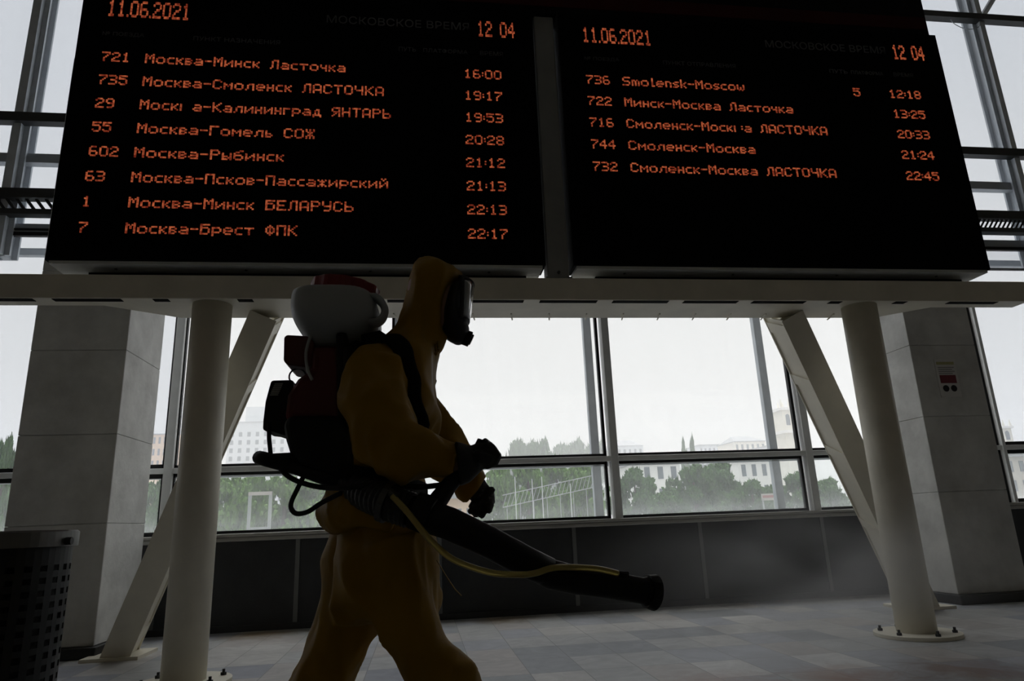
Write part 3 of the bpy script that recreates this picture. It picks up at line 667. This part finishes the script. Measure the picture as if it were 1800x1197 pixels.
# ------------------------------------------------------------------ the mist blower on the back
def spl(pts, k=6):
    """smooth curve through points"""
    P = [Vector(p) for p in pts]; out = []
    for i in range(len(P) - 1):
        a, b, c, d = P[max(i - 1, 0)], P[i], P[i + 1], P[min(i + 2, len(P) - 1)]
        for j in range(k):
            t = j / k
            out.append(0.5 * ((2 * b) + (c - a) * t + (2 * a - 5 * b + 4 * c - d) * t * t + (3 * b - a - 3 * c + d) * t ** 3))
    return out + [P[-1]]
def blower():
    t = thing('mist_blower', (at(550, 820, YP).x, YP, at(550, 820, YP).z), 'red and black motor backpack sprayer with grey tank, worn by the person', 'backpack sprayer')
    # tank
    def sn(l, r, y, half, near, nx=.12):
        q = list(sl(l, r, y, half, YP - nx)); q[1] = YP; q[2] = at((l + r) / 2, y, YP - near).z; return tuple(q)
    tk = MB().slices([sn(550, 612, 636, .05, 0, .03), sn(544, 624, 616, .085, 0, .05), sn(533, 646, 594, .13, .03, .08), sn(513, 663, 574, .155, .06), sn(506, 666, 554, .165, .10), sn(504, 664, 532, .165, .12), sn(505, 661, 513, .164, .15), sn(507, 654, 502, .16, .15), sn(510, 651, 499, .155, .15)], 40, 3.6)
    tank = build('tank', tk, M['tank'], t, smooth=True, sub=1)
    c = at(599, 501, YP - .09); c.y = YP; ax = Vector((0.13, 0, 1)).normalized(); lr = 0.092
    def disc(z0, z1, r, n=48, knurl=0.0):
        u = Vector((1, 0, -0.13)).normalized(); w = Vector((0, 1, 0)); mb = MB()
        mb.rings([[c + ax * z + (u * math.cos(a) + w * math.sin(a)) * (r + knurl * (j % 4 < 2)) for j, a in enumerate(2 * PI * j / n for j in range(n))] for z in (z0, z1)])
        return mb
    build('filler_neck', disc(-0.035, -0.004, lr + 0.002), mat('filler_neck_plastic', (0.5, 0.51, 0.5), 0.4), tank)
    lid = build('lid', disc(-0.006, 0.030, lr, 48, 0.003), M['lidred'], tank, bevel=0.004); lid['label'] = 'dark red screw lid'
    hp = spl(A((640, 524, 1.76), (662, 525, 1.75), (675, 539, 1.75), (675, 555, 1.75), (663, 567, 1.75), (640, 566, 1.76)), 6)
    build('tank_handle', MB().tube(hp, 0.010, 10, ry=0.03), M['tank'], tank, smooth=True)
    # engine group
    build('air_filter_cover', MB().prism(A((499, 592, YP - .10), (504, 588, YP - .10), (540, 590, YP - .10), (552, 600, YP - .10), (552, 640, YP - .10), (535, 645, YP - .10), (505, 641, YP - .10), (498, 634, YP - .10)), YP - .10, YP + .05), M['maroon'], t, bevel=0.012, segs=3)
    build('engine_cover', MB().prism(A((548, 604, YP - .12), (612, 606, YP - .12), (606, 660, YP - .12), (604, 742, YP - .12), (498, 740, YP - .12), (504, 692, YP - .12), (522, 664, YP - .12), (545, 648, YP - .12)), YP - .12, YP + .12), M['red'], t, bevel=0.02, segs=3)
    hs = build('starter_housing', MB().prism(A((476, 668, YP - .09), (515, 667, YP - .09), (515, 766, YP - .09), (496, 764, YP - .09), (478, 758, YP - .09), (461, 756, YP - .09), (462, 738, YP - .09), (466, 705, YP - .09)), YP - .09, YP + .03), M['black'], t, bevel=0.006)
    vt = MB()
    for k in range(7):
        p = at(491 - k * 1.4, 675 + k * 3.2, YP - .09); vt.box(p.x - 0.011, p.x + 0.009, YP - .0935, YP - .089, p.z - 0.0014, p.z + 0.0014)
    build('vent', vt, M['tank'], hs)  # pale bars imitate the daylight showing through the slits
    build('fan_housing', MB().prism(A((498, 728, YP - .15), (604, 728, YP - .15), (640, 770, YP - .15), (640, 845, YP - .15), (602, 853, YP - .15), (562, 838, YP - .15), (522, 818, YP - .15), (508, 798, YP - .15), (500, 772, YP - .15), (496, 748, YP - .15)), YP - .15, YP + .15), M['black'], t, bevel=0.03, segs=4)
    build('back_frame', MB().tube(spl(A((612, 612, YP - .13), (618, 700, YP - .14), (622, 800, YP - .14), (604, 846, YP - .14), (520, 822, YP - .13), (462, 806, YP - .13), (458, 805, YP - .05), (458, 805, YP + .05), (462, 806, YP + .13), (520, 822, YP + .13), (604, 846, YP + .14), (622, 800, YP + .14), (618, 700, YP + .14), (612, 612, YP + .13)), 5), 0.017, 12), M['black'], t, smooth=True)
    build('back_plate', MB().prism(A((600, 606, YP), (618, 606, YP), (624, 720, YP), (632, 850, YP), (608, 850, YP), (602, 720, YP)), YP - .13, YP + .13), M['black'], t, bevel=0.008)
    build('base_plate', MB().prism(A((462, 797, YP - .12), (515, 794, YP - .12), (575, 822, YP - .12), (575, 846, YP - .12), (515, 826, YP - .12), (462, 815, YP - .12)), YP - .12, YP + .12), M['black'], t, bevel=0.012, segs=3)
    build('muffler_guard', MB().tube(A((473, 742, YP - .09), (473, 770, YP - .09), (476, 802, YP - .09)), 0.0055, 10), M['black'], t, smooth=True)
    lp = [at(523, 662, YP - .06) + Vector((0.021 * math.cos(a), 0, 0.021 * math.sin(a))) for a in (0.2 + 4.4 * k / 14 for k in range(15))]
    build('fuel_line', MB().tube(spl(A((546, 590, YP - .12), (538, 620, YP - .125), (541, 650, YP - .125), (549, 668, YP - .122)), 5), 0.004, 8), M['tank'], t, smooth=True)
    build('priming_loop', MB().tube(lp, 0.0022, 8), M['black'], t, smooth=True)
    build('cable', MB().tube(spl(A((484, 812, YP - .12), (505, 836, YP - .14), (535, 850, YP - .17), (570, 857, YP - .20), (610, 857, YP - .24), (660, 851, 1.60), (700, 853, 1.58), (735, 856, 1.57), (762, 854, 1.58), (788, 850, 1.61)), 6), 0.0062, 10), M['black'], t, smooth=True)
    build('drain_hose', MB().tube(spl(A((538, 828, YP - .12), (525, 855, YP - .14), (513, 880, YP - .15), (512, 894, YP - .15), (522, 903, YP - .15), (542, 899, YP - .15), (565, 884, YP - .16), (600, 866, YP - .18)), 6), 0.0058, 10), M['rubber'], t, smooth=True)
    # bellows elbow to the tube
    path = spl(A((600, 832, YP - .06), (625, 856, YP - .15), (655, 872, 1.63), (690, 886, 1.585), (722, 897, 1.57)), 10)
    build('bellows_hose', MB().tube(path, [0.038 + 0.0025 * (i % 2) for i in range(len(path))], 20), M['rubber'], t)
    build('clamp', MB().tube(A((676, 880, 1.59), (686, 884, 1.586)), 0.047, 24).cyl(at(681, 862, 1.56), at(700, 875, 1.545), 0.010, 10), M['clamp'], t)
    bt = A((716, 893, 1.57), (740, 903, 1.565), (790, 920, 1.56), (860, 953, 1.56), (930, 990, 1.565), (965, 1006, 1.57))
    tb = build('blower_tube', MB().tube(bt, [0.030, 0.036, 0.035, 0.034, 0.033, 0.032], 28), M['black'], t, smooth=True)
    build('tube_collar', MB().tube(A((727, 895, 1.57), (758, 908, 1.563)), 0.042, 28), M['black'], tb, bevel=0.004)
    nz = A((938, 998, 1.566), (968, 1009, 1.57), (1010, 1019, 1.58), (1070, 1028, 1.595), (1128, 1038, 1.61), (1138, 1039.5, 1.612), (1147, 1041, 1.615))
    nzo = build('nozzle', MB().tube(nz, [0.026, 0.032, 0.031, 0.030, 0.029, 0.033, 0.036], 28), M['black'], t, smooth=True)
    build('nozzle_ring', MB().tube(A((1136, 1039, 1.611), (1150, 1041.5, 1.616)), [0.036, 0.040], 28), M['black'], nzo)
    build('spray_valve', MB().cyl(at(1096, 1022, 1.59), at(1097, 1006, 1.585), 0.009, 12).cyl(at(1083, 1009, 1.59), at(1104, 1011, 1.59), 0.008, 12), M['black'], nzo)
    build('solution_hose', MB().tube(spl(A((690, 872, 1.545), (716, 900, 1.525), (740, 930, 1.52), (765, 958, 1.52), (800, 985, 1.515), (860, 1006, 1.515), (915, 1010, 1.52), (942, 1007, 1.53), (968, 999, 1.535), (1000, 997, 1.545), (1050, 1000, 1.56), (1086, 1008, 1.575)), 6), 0.0068, 12), M['hose'], t, smooth=True)
    # control handle that rises from the tube into the fist
    ch = build('control_handle', MB().tube(A((752, 905, 1.575), (770, 880, 1.58), (790, 852, 1.59), (818, 824, 1.60), (838, 800, 1.604), (851, 778, 1.607)), [0.026, 0.022, 0.019, 0.015, 0.016, 0.018], 16), M['black'], t, smooth=True)
    build('throttle_lever', MB().tube(A((846, 781, 1.59), (853, 776, 1.60), (858, 780, 1.615)), 0.008, 10), M['black'], ch)
    # harness
    from mathutils.bvhtree import BVHTree
    jm = JACKET.data; bvh = BVHTree.FromPolygons([v.co for v in jm.vertices], [list(p.vertices) for p in jm.polygons])
    def lay(p):
        q, nrm, _, dist = bvh.find_nearest(p)
        return q + nrm * 0.007
    for s in (-1, 1):
        d = lambda x, y, o: at(x, y, YP + s * o)
        path = spl([d(614, 640, .10), d(630, 606, .12), d(655, 590, .135), d(690, 594, .155), d(715, 625, .185), d(728, 665, .185), d(729, 715, .182), d(722, 765, .18), d(700, 815, .195), d(662, 842, .20), d(624, 840, .15)], 6)
        path = [lay(p) for p in path]
        build('shoulder_strap', MB().tube(path, 0.0055, 8, ry=0.024, side=Vector((1, 0, 0.3))), M['web'], t, smooth=True)
    wbp = [Vector((c0[0] + c0[3] * 1.05 * math.cos(a), YP + (c0[4] + .012) * math.sin(a), c0[2] - 0.03 * math.cos(a))) for c0 in (sl(582, 744, 852, .184),) for a in (2 * PI * k / 40 for k in range(40))]
    mb = MB(); n = len(wbp)
    mb.rings([[p + o for o in (Vector((0, 0, -.026)), Vector((0, 0, .026)), (p - Vector((wbp[0].x / 2 + wbp[20].x / 2, YP, p.z))).normalized() * 0.006 + Vector((0, 0, .026)), (p - Vector((wbp[0].x / 2 + wbp[20].x / 2, YP, p.z))).normalized() * 0.006 + Vector((0, 0, -.026)))] for p in wbp], closed=True)
    build('waist_belt', mb, M['web'], t)
    adopt(t)
blower()

# ------------------------------------------------------------------ outside: ground, trees, houses in haze
M['ground'] = mat('grey_asphalt', (0.30, 0.30, 0.30), 0.9, 0, 0.15, 0.5)
M['leaf'] = mat('green_leaves', (0.10, 0.19, 0.04), 0.7, 0, 0.35, 1.5, spec=0.2)
M['leaf2'] = mat('dark_green_leaves', (0.06, 0.125, 0.035), 0.7, 0, 0.35, 1.5, spec=0.2)
M['bark'] = mat('bark', (0.10, 0.08, 0.06), 0.9)
M['cream'] = mat('cream_render', (0.72, 0.69, 0.60), 0.85, 0, 0.06, 0.3)
M['white'] = mat('white_render', (0.76, 0.75, 0.72), 0.85, 0, 0.06, 0.3)
M['pale'] = mat('pale_grey_panels', (0.55, 0.58, 0.60), 0.85, 0, 0.06, 0.3)
M['peach'] = mat('peach_render', (0.72, 0.50, 0.33), 0.85, 0, 0.06, 0.3)
M['stone'] = mat('grey_stone', (0.46, 0.43, 0.39), 0.85, 0, 0.15, 0.4)
M['roof'] = mat('grey_roof', (0.33, 0.34, 0.35), 0.8)
M['winglass'] = mat('dark_window_glass', (0.12, 0.14, 0.16), 0.2)
M['lamp'] = mat('white_lamp_post', (0.6, 0.62, 0.6), 0.5)
M['pole'] = mat('pale_painted_steel', (0.34, 0.36, 0.35), 0.5)
build('ground', MB().box(-400, 500, 10.2, 700, -0.4, -0.15), M['ground'], kind='structure')

def az(px, py, D):
    p = at(px, py, D); return p
def make_crown(seed, dense, r, h):
    random.seed(seed); mb = MB(); cl = []
    for i in range(13):
        u = (i + 0.5) / 13; a = i * 2.4 + seed; q = math.sin(PI * min(1, 0.16 + 0.80 * u)) ** 0.8 * random.uniform(0.35, 0.75)
        cl.append((Vector((r * q * math.cos(a), r * q * math.sin(a), h * (0.14 + 0.74 * u))), random.uniform(0.24, 0.40) * r * (1.1 - 0.45 * u)))
    for i in range(dense):
        c0, rr = random.choice(cl)
        d0 = Vector((random.gauss(0, 1), random.gauss(0, 1), random.gauss(0, 1))).normalized()
        c = c0 + Vector((d0.x * rr, d0.y * rr, d0.z * rr * h / r * 0.42)) * random.uniform(0.65, 1.12); c.z = min(c.z, h); s = r * random.uniform(0.045, 0.10)
        d1 = Vector((random.gauss(0, 1), random.gauss(0, 1), random.gauss(0, 1))).normalized(); d2 = d1.orthogonal().normalized(); d3 = d1.cross(d2)
        mb.add([c + d1 * s, c + d2 * s * 0.6, c - d1 * s, c - d2 * s * 0.6, c + d3 * s * 0.35], [(0, 1, 4), (1, 2, 4), (2, 3, 4), (3, 0, 4)])
    return mb
def make_conifer(seed, r, h):
    random.seed(seed); mb = MB(); k = 16
    for i in range(k):
        z = h * (0.12 + 0.88 * i / k); rr = r * (1 - i / k) ** 0.8 + 0.1
        for j in range(9):
            a = 2 * PI * j / 9 + i * 0.7; L = rr * random.uniform(0.75, 1.15)
            c = Vector((0, 0, z)); e_ = Vector((L * math.cos(a), L * math.sin(a), z - 0.25 * L)); s = Vector((-math.sin(a), math.cos(a), 0)) * L * 0.28
            m_ = (c + e_) / 2
            mb.add([c, m_ + s, e_, m_ - s, m_ + Vector((0, 0, 0.18 * L))], [(0, 1, 4), (1, 2, 4), (2, 3, 4), (3, 0, 4)])
    return mb
CR = [make_crown(3, 2200, 1, 1), make_crown(8, 2200, 1, 1), make_crown(15, 2000, 1, 1)]
CN = [make_conifer(4, 0.28, 1), make_conifer(9, 0.33, 1)]
def tree(px, top_y, D, half_px, label, kind=0, material='leaf'):
    p = az(px, top_y, D); h = (p.z + 0.15) * 1.09; r = half_px * D / FPX * 1.6
    con = kind >= 3
    t = thing('conifer_tree' if con else 'leafy_tree', (p.x, D, -0.15), label, 'tree', 'trees beyond the glazing')
    src = CN[kind - 3] if con else CR[kind]
    mb = MB(); rx = r / (0.30 if con else 1)
    mb.v = [(v[0] * rx, v[1] * rx, v[2] * h) for v in src.v]; mb.f = list(src.f)
    build('crown', mb, M[material], t)
    build('trunk', MB().tube([(0, 0, 0), (0.02 * h, 0, h * 0.5), (0, 0, h * 0.85)], [0.035 * h, 0.022 * h, 0.006 * h], 10), M['bark'], t)
for args in (
    (408, 842, 34, 34, 'leafy green tree beside the left steel pole, beyond the glass', 0), (448, 838, 38, 36, 'leafy green tree behind the pale height gate', 1),
    (500, 836, 36, 38, 'leafy green tree behind the hose loop of the sprayer', 2), (556, 838, 37, 40, 'leafy green tree just left of the jacket hem', 0),
    (620, 838, 40, 40, 'leafy green tree mostly hidden behind the person', 1, 'leaf'),
    (880, 822, 34, 30, 'broad green tree beside the hanging glove', 1, 'leaf'), (925, 812, 36, 36, 'broad green tree above the sloping lattice walkway, left one', 2), (975, 808, 38, 38, 'broad green tree above the sloping lattice walkway, right one', 0),
    (1025, 815, 36, 32, 'broad green tree behind the outer mullion of the middle window', 1),
    (909, 778, 260, 26, 'hazy tree top left of the two taller ones above the transom', 0, 'leaf2'), (931, 784, 270, 28, 'small hazy tree top between two taller ones', 1, 'leaf2'),
    (950, 777, 255, 26, 'hazy tree top right of the group above the transom', 2, 'leaf2'), (985, 785, 330, 28, 'low faint tree top left of the outer mullion', 0, 'leaf2'), (1012, 780, 340, 28, 'low faint tree top against the outer mullion', 1, 'leaf2'), (1046, 781, 335, 34, 'low faint tree top between outer and inner mullion', 2, 'leaf2'),
    (1112, 826, 48, 34, 'dark tree left of the white house', 0, 'leaf2'), (1176, 864, 40, 34, 'low bush in front of the white house', 1, 'leaf2'),
    (1215, 820, 50, 36, 'tall tree right of the white house', 2, 'leaf2'), (1262, 816, 52, 38, 'tall tree between two white houses', 1, 'leaf2'), (1318, 846, 44, 36, 'tree in front of the low white house', 0, 'leaf2'),
    (1398, 832, 46, 36, 'tree beneath the cream tower', 2, 'leaf2'), (1452, 845, 44, 32, 'tree behind the right slanting brace', 1, 'leaf2'),
    (1200, 774, 200, 6, 'tiny spire of a distant tree, left of a pair', 0, 'leaf2'), (1216, 772, 200, 6, 'tiny spire of a distant tree, right of a pair', 1, 'leaf2'),
    (12, 776, 45, 18, 'tree at the left edge of the picture', 2, 'leaf2'), (276, 850, 45, 22, 'tree behind the left concrete column', 0, 'leaf2')): tree(*args)

def house(name, label, cat, x0, x1, ytop, D, depth, material, floors, bays, group=None, extra=None, win=True):
    a, b = az(x0, ytop, D), az(x1, ytop, D); zt = (a.z + b.z) / 2
    t = thing(name, ((a.x + b.x) / 2, D + depth / 2, -0.15), label, cat, group)
    Wd = b.x - a.x; hw = Wd / 2; dz = zt + 0.15
    build('walls', MB().box(-hw, hw, -depth / 2, depth / 2, 0, dz), M[material], t)
    build('roof', MB().box(-hw - 0.3, hw + 0.3, -depth / 2 - 0.3, depth / 2 + 0.3, dz, dz + 0.35), M['roof'], t)
    if win:
        fh = dz / floors; bw = Wd / bays
        for f in range(floors):
            for k in range(bays):
                cx = -hw + (k + 0.5) * bw; cz = (f + 0.5) * fh
                if len([c for c in t.children if c.name.startswith('window')]) >= 90: continue
                build('window', MB().box(cx - bw * 0.2, cx + bw * 0.2, -depth / 2 - 0.06, -depth / 2 + 0.02, cz - fh * 0.28, cz + fh * 0.28), M['winglass'], t)
    if extra: extra(t, hw, dz, depth)
    return t
def gable(mat_='roof'):
    def f(t, hw, dz, dp):
        build('gable_roof', MB().add([(-hw, -dp / 2, dz + .3), (hw, -dp / 2, dz + .3), (hw, dp / 2, dz + .3), (-hw, dp / 2, dz + .3), (-hw * .6, 0, dz + hw * 0.45), (hw * .6, 0, dz + hw * .45)], [(3, 2, 1, 0), (0, 1, 5, 4), (1, 2, 5), (2, 3, 4, 5), (3, 0, 4)]), M[mat_], t)
    return f
def steps(t, hw, dz, dp):
    build('upper_block', MB().box(-hw * .55, hw * .7, -dp * .3, dp * .4, dz + .3, dz + dz * .16), M['pale'], t)
    build('roof_turret', MB().box(hw * .1, hw * .45, -dp * .15, dp * .2, dz * 1.16, dz * 1.36), M['pale'], t)
house('apartment_block', 'tall pale stepped apartment block left of the sprayer', 'building', 402, 505, 742, 330, 30, 'pale', 14, 7, 'far buildings', steps)
house('office_tower', 'slim pale high-rise between the left pole and its mullion', 'building', 296, 345, 700, 360, 25, 'pale', 18, 5, 'far buildings')
house('peach_house', 'peach rendered house beside the left concrete column', 'building', 240, 314, 764, 260, 25, 'peach', 9, 8, 'far buildings')
house('low_shed', 'low peach building seen between tube and hanging glove', 'building', 770, 845, 876, 46, 8, 'peach', 1, 5, 'far buildings')
house('white_house', 'white house with four dark windows right of the centre mullion', 'building', 1124, 1194, 812, 85, 14, 'white', 3, 3, 'far buildings', gable())
house('low_white_house', 'white house behind trees left of the outer right mullion', 'building', 1296, 1368, 808, 95, 14, 'white', 3, 4, 'far buildings')
house('distant_terrace', 'hazy distant house just right of the centre mullion', 'building', 1074, 1130, 784, 430, 20, 'pale', 5, 6, 'far buildings', gable())
house('long_roofed_house', 'hazy distant house with a broad hipped roof right of centre', 'building', 1290, 1345, 776, 330, 20, 'cream', 6, 6, 'far buildings', gable())
house('distant_row', 'hazy distant low row of houses below the broad hipped roof', 'building', 1228, 1288, 782, 380, 20, 'pale', 5, 8, 'far buildings')
house('distant_wing', 'hazy pale house wing directly left of the cream tower', 'building', 1347, 1374, 784, 300, 20, 'pale', 6, 5, 'far buildings')
house('stone_house', 'grey stone house seen right of the right concrete column', 'building', 1742, 1880, 802, 70, 14, 'stone', 3, 7, 'far buildings')
def tower(px0, px1, ytop, ybase, D, label):
    a, b = az(px0, ytop, D), az(px1, ytop, D); zb = 0; zt = a.z; w = (b.x - a.x) / 2
    t = thing('tower', ((a.x + b.x) / 2, D + w, -0.15), label, 'tower', 'cream towers'); H = zt + .15
    build('shaft', MB().box(-w * .86, w * .86, -w * .86, w * .86, 0, H * .74), M['cream'], t)
    build('cornice', MB().box(-w * 1.08, w * 1.08, -w * 1.08, w * 1.08, H * .72, H * .745).box(-w * 1.05, w * 1.05, -w * 1.05, w * 1.05, H * .925, H * .95), M['white'], t)
    build('belfry', MB().box(-w * .9, w * .9, -w * .9, w * .9, H * .745, H * .93), M['cream'], t)
    for sx in (-.45, .45):
        build('arch_window', MB().prism([Vector((sx * w + w * .18 * math.cos(q), 0, H * .87 + w * .18 * math.sin(q))) for q in (PI * k / 8 for k in range(9))] + [Vector((sx * w - w * .18, 0, H * .79)), Vector((sx * w + w * .18, 0, H * .79))], -w * .93, -w * .88), M['winglass'], t)
    for k in (0.66, 0.56, 0.46):
        build('window', MB().box(-w * .14, w * .14, -w * .9, -w * .84, H * k, H * (k + .05)), M['winglass'], t)
    for sx in (-1, -.2, .3, 1):
        for sy in (-1, 1):
            build('pinnacle', MB().tube([(sx * w * .9, sy * w * .9, H * .95), (sx * w * .9, sy * w * .9, H * .98), (sx * w * .9, sy * w * .9, H * 1.03)], [w * .12, w * .09, w * .02], 8), M['cream'], t)
tower(1371, 1409, 706, 795, 210, 'cream tower with pinnacles above the trees on the right')
tower(1740, 1778, 742, 780, 150, 'cream rooftop tower right of the right concrete column')
# pale height gate, lattice walkway, sign
p = az(440, 866, 26); q = az(476, 866, 26)
t = thing('height_gate', ((p.x + q.x) / 2, 26, -0.15), 'pale U-shaped height gate in front of the left trees', 'gate')
for xx in (p.x - (p.x + q.x) / 2, q.x - (p.x + q.x) / 2): build('gate_post', MB().box(xx - .05, xx + .05, -.05, .05, 0, p.z + .15), M['pole'], t)
build('crossbar', MB().box(p.x - (p.x + q.x) / 2 - .05, q.x - (p.x + q.x) / 2 + .05, -.06, .06, p.z + .05, p.z + .17), M['stone'], t)
build('gate_panel', MB().box(p.x - (p.x + q.x) / 2 + .06, q.x - (p.x + q.x) / 2 - .06, -.02, .02, 0, (p.z + .15) * 0.55), M['pole'], t)
a, b = az(884, 892, 27), az(1046, 856, 27)
t = thing('lattice_walkway', (a.x, 27, -0.15), 'pale sloping lattice walkway on thin posts in front of the middle trees', 'walkway')
mb = MB(); A0 = Vector((0, 0, a.z + .15)); B0 = Vector((b.x - a.x, 0, b.z + .15)); hh = Vector((0, 0, 0.46))
mb.tube([A0, B0], .016, 6).tube([A0 + hh, B0 + hh], .016, 6)
for k in range(22):
    u, v = k / 22, (k + 1) / 22; mb.tube([A0.lerp(B0, u), A0.lerp(B0, v) + hh], .011, 5)
build('lattice', mb, M['pole'], t)
for k in range(7):
    u = A0.lerp(B0, (k + .3) / 7); build('post', MB().tube([(u.x, 0, 0), u], .014, 6), M['pole'], t)
for px, yt, D, lab in ((905, 838, 23, 'thin pale lamp post beside the hanging glove'), (935, 842, 24, 'thin pale lamp post above the low end of the walkway'), (952, 838, 23, 'thin pale lamp post left of the middle of the walkway'), (1002, 850, 24, 'thin pale lamp post near the high end of the walkway')):
    c = az(px, yt, D); tag(build('lamp_post', MB().tube([(c.x, D, -.15), (c.x, D, c.z)], [.02, .014], 8), M['lamp']), lab, 'post', 'thin posts outside')
c = az(1350, 872, 40)
t = thing('road_sign', (c.x, 40, -0.15), 'small grey sign with a red stripe on two posts left of the outer right mullion', 'sign')
build('sign_panel', MB().box(-.42, .42, -.03, .03, c.z - .1, c.z + .3), M['stone'], t)
build('red_stripe', MB().box(-.36, .36, -.036, -.028, c.z + .05, c.z + .2), mat('sign_red', (0.35, 0.17, 0.16), 0.6), t)
for s in (-.36, .36): build('post', MB().box(s - .04, s + .04, -.03, .03, 0, c.z), M['pole'], t)

# ------------------------------------------------------------------ spray mist inside, haze outside
def volume(name, mb, density, label, noisy, aniso=0.2):
    m = bpy.data.materials.new(name); m.use_nodes = True; t = m.node_tree; t.nodes.clear()
    o = t.nodes.new('ShaderNodeOutputMaterial'); v = t.nodes.new('ShaderNodeVolumeScatter'); v.inputs['Color'].default_value = (0.97, 0.98, 1, 1); v.inputs['Anisotropy'].default_value = aniso
    v.inputs['Density'].default_value = density; t.links.new(v.outputs[0], o.inputs['Volume'])
    ob = build(name, mb, m); tag(ob, label, 'haze' if not noisy else 'mist', kind='stuff')
    if noisy:
        tc = t.nodes.new('ShaderNodeTexCoord'); n = t.nodes.new('ShaderNodeTexNoise'); n.inputs['Scale'].default_value = 1.3; n.inputs['Detail'].default_value = 2
        ln = t.nodes.new('ShaderNodeVectorMath'); ln.operation = 'LENGTH'; t.links.new(tc.outputs['Object'], ln.inputs[0])
        r = t.nodes.new('ShaderNodeMapRange'); r.inputs['From Min'].default_value = 0.2; r.inputs['From Max'].default_value = 1.0; r.inputs['To Min'].default_value = 1; r.inputs['To Max'].default_value = 0
        t.links.new(ln.outputs['Value'], r.inputs['Value']); t.links.new(tc.outputs['Object'], n.inputs['Vector'])
        r2 = t.nodes.new('ShaderNodeMapRange'); r2.inputs['From Min'].default_value = 0.35; r2.inputs['From Max'].default_value = 0.75; r2.inputs['To Max'].default_value = density * 2
        t.links.new(n.outputs['Fac'], r2.inputs['Value'])
        mu = t.nodes.new('ShaderNodeMath'); mu.operation = 'MULTIPLY'; t.links.new(r.outputs[0], mu.inputs[0]); t.links.new(r2.outputs[0], mu.inputs[1]); t.links.new(mu.outputs[0], v.inputs['Density'])
    return ob
ms = volume('spray_mist', MB().ball((0, 0, 0), 1, n=24, m=14), 0.13, 'pale spray mist drifting from the nozzle over the floor', True)
a, b = at(1150, 1041, 1.62), Vector((4.6, 7.2, 0.45)); c = (a + b) / 2; dv = b - a
ms.location = c; ms.scale = (dv.length / 2, 1.1, 0.62); ms.rotation_euler = (0, math.asin(-dv.normalized().z), math.atan2(dv.y, dv.x))
volume('outdoor_haze', MB().box(-450, 650, 22, 520, -0.1, 70), 0.0017, 'thin grey haze over the trees and houses outside', False)

volume('ground_mist', MB().box(-60, 90, 12.5, 70, -0.12, 1.6), 0.0065, 'white mist lying low over the ground outside the windows', False)
c0, c1 = at(1672, 40, 8.6), at(1724, 44, 8.6)
cb = build('hanging_cable', MB().tube(spl([(c0.x, 8.6, 8.95), (c0.x + 0.07, 8.6, 8.84), ((c0.x + c1.x) / 2, 8.6, 8.76), (c1.x - 0.05, 8.6, 8.82), (c1.x, 8.6, 8.95)], 6), 0.006, 6), M['outer'])
tag(cb, 'thin cable loop hanging from a glazing bar at the top right', 'cable')
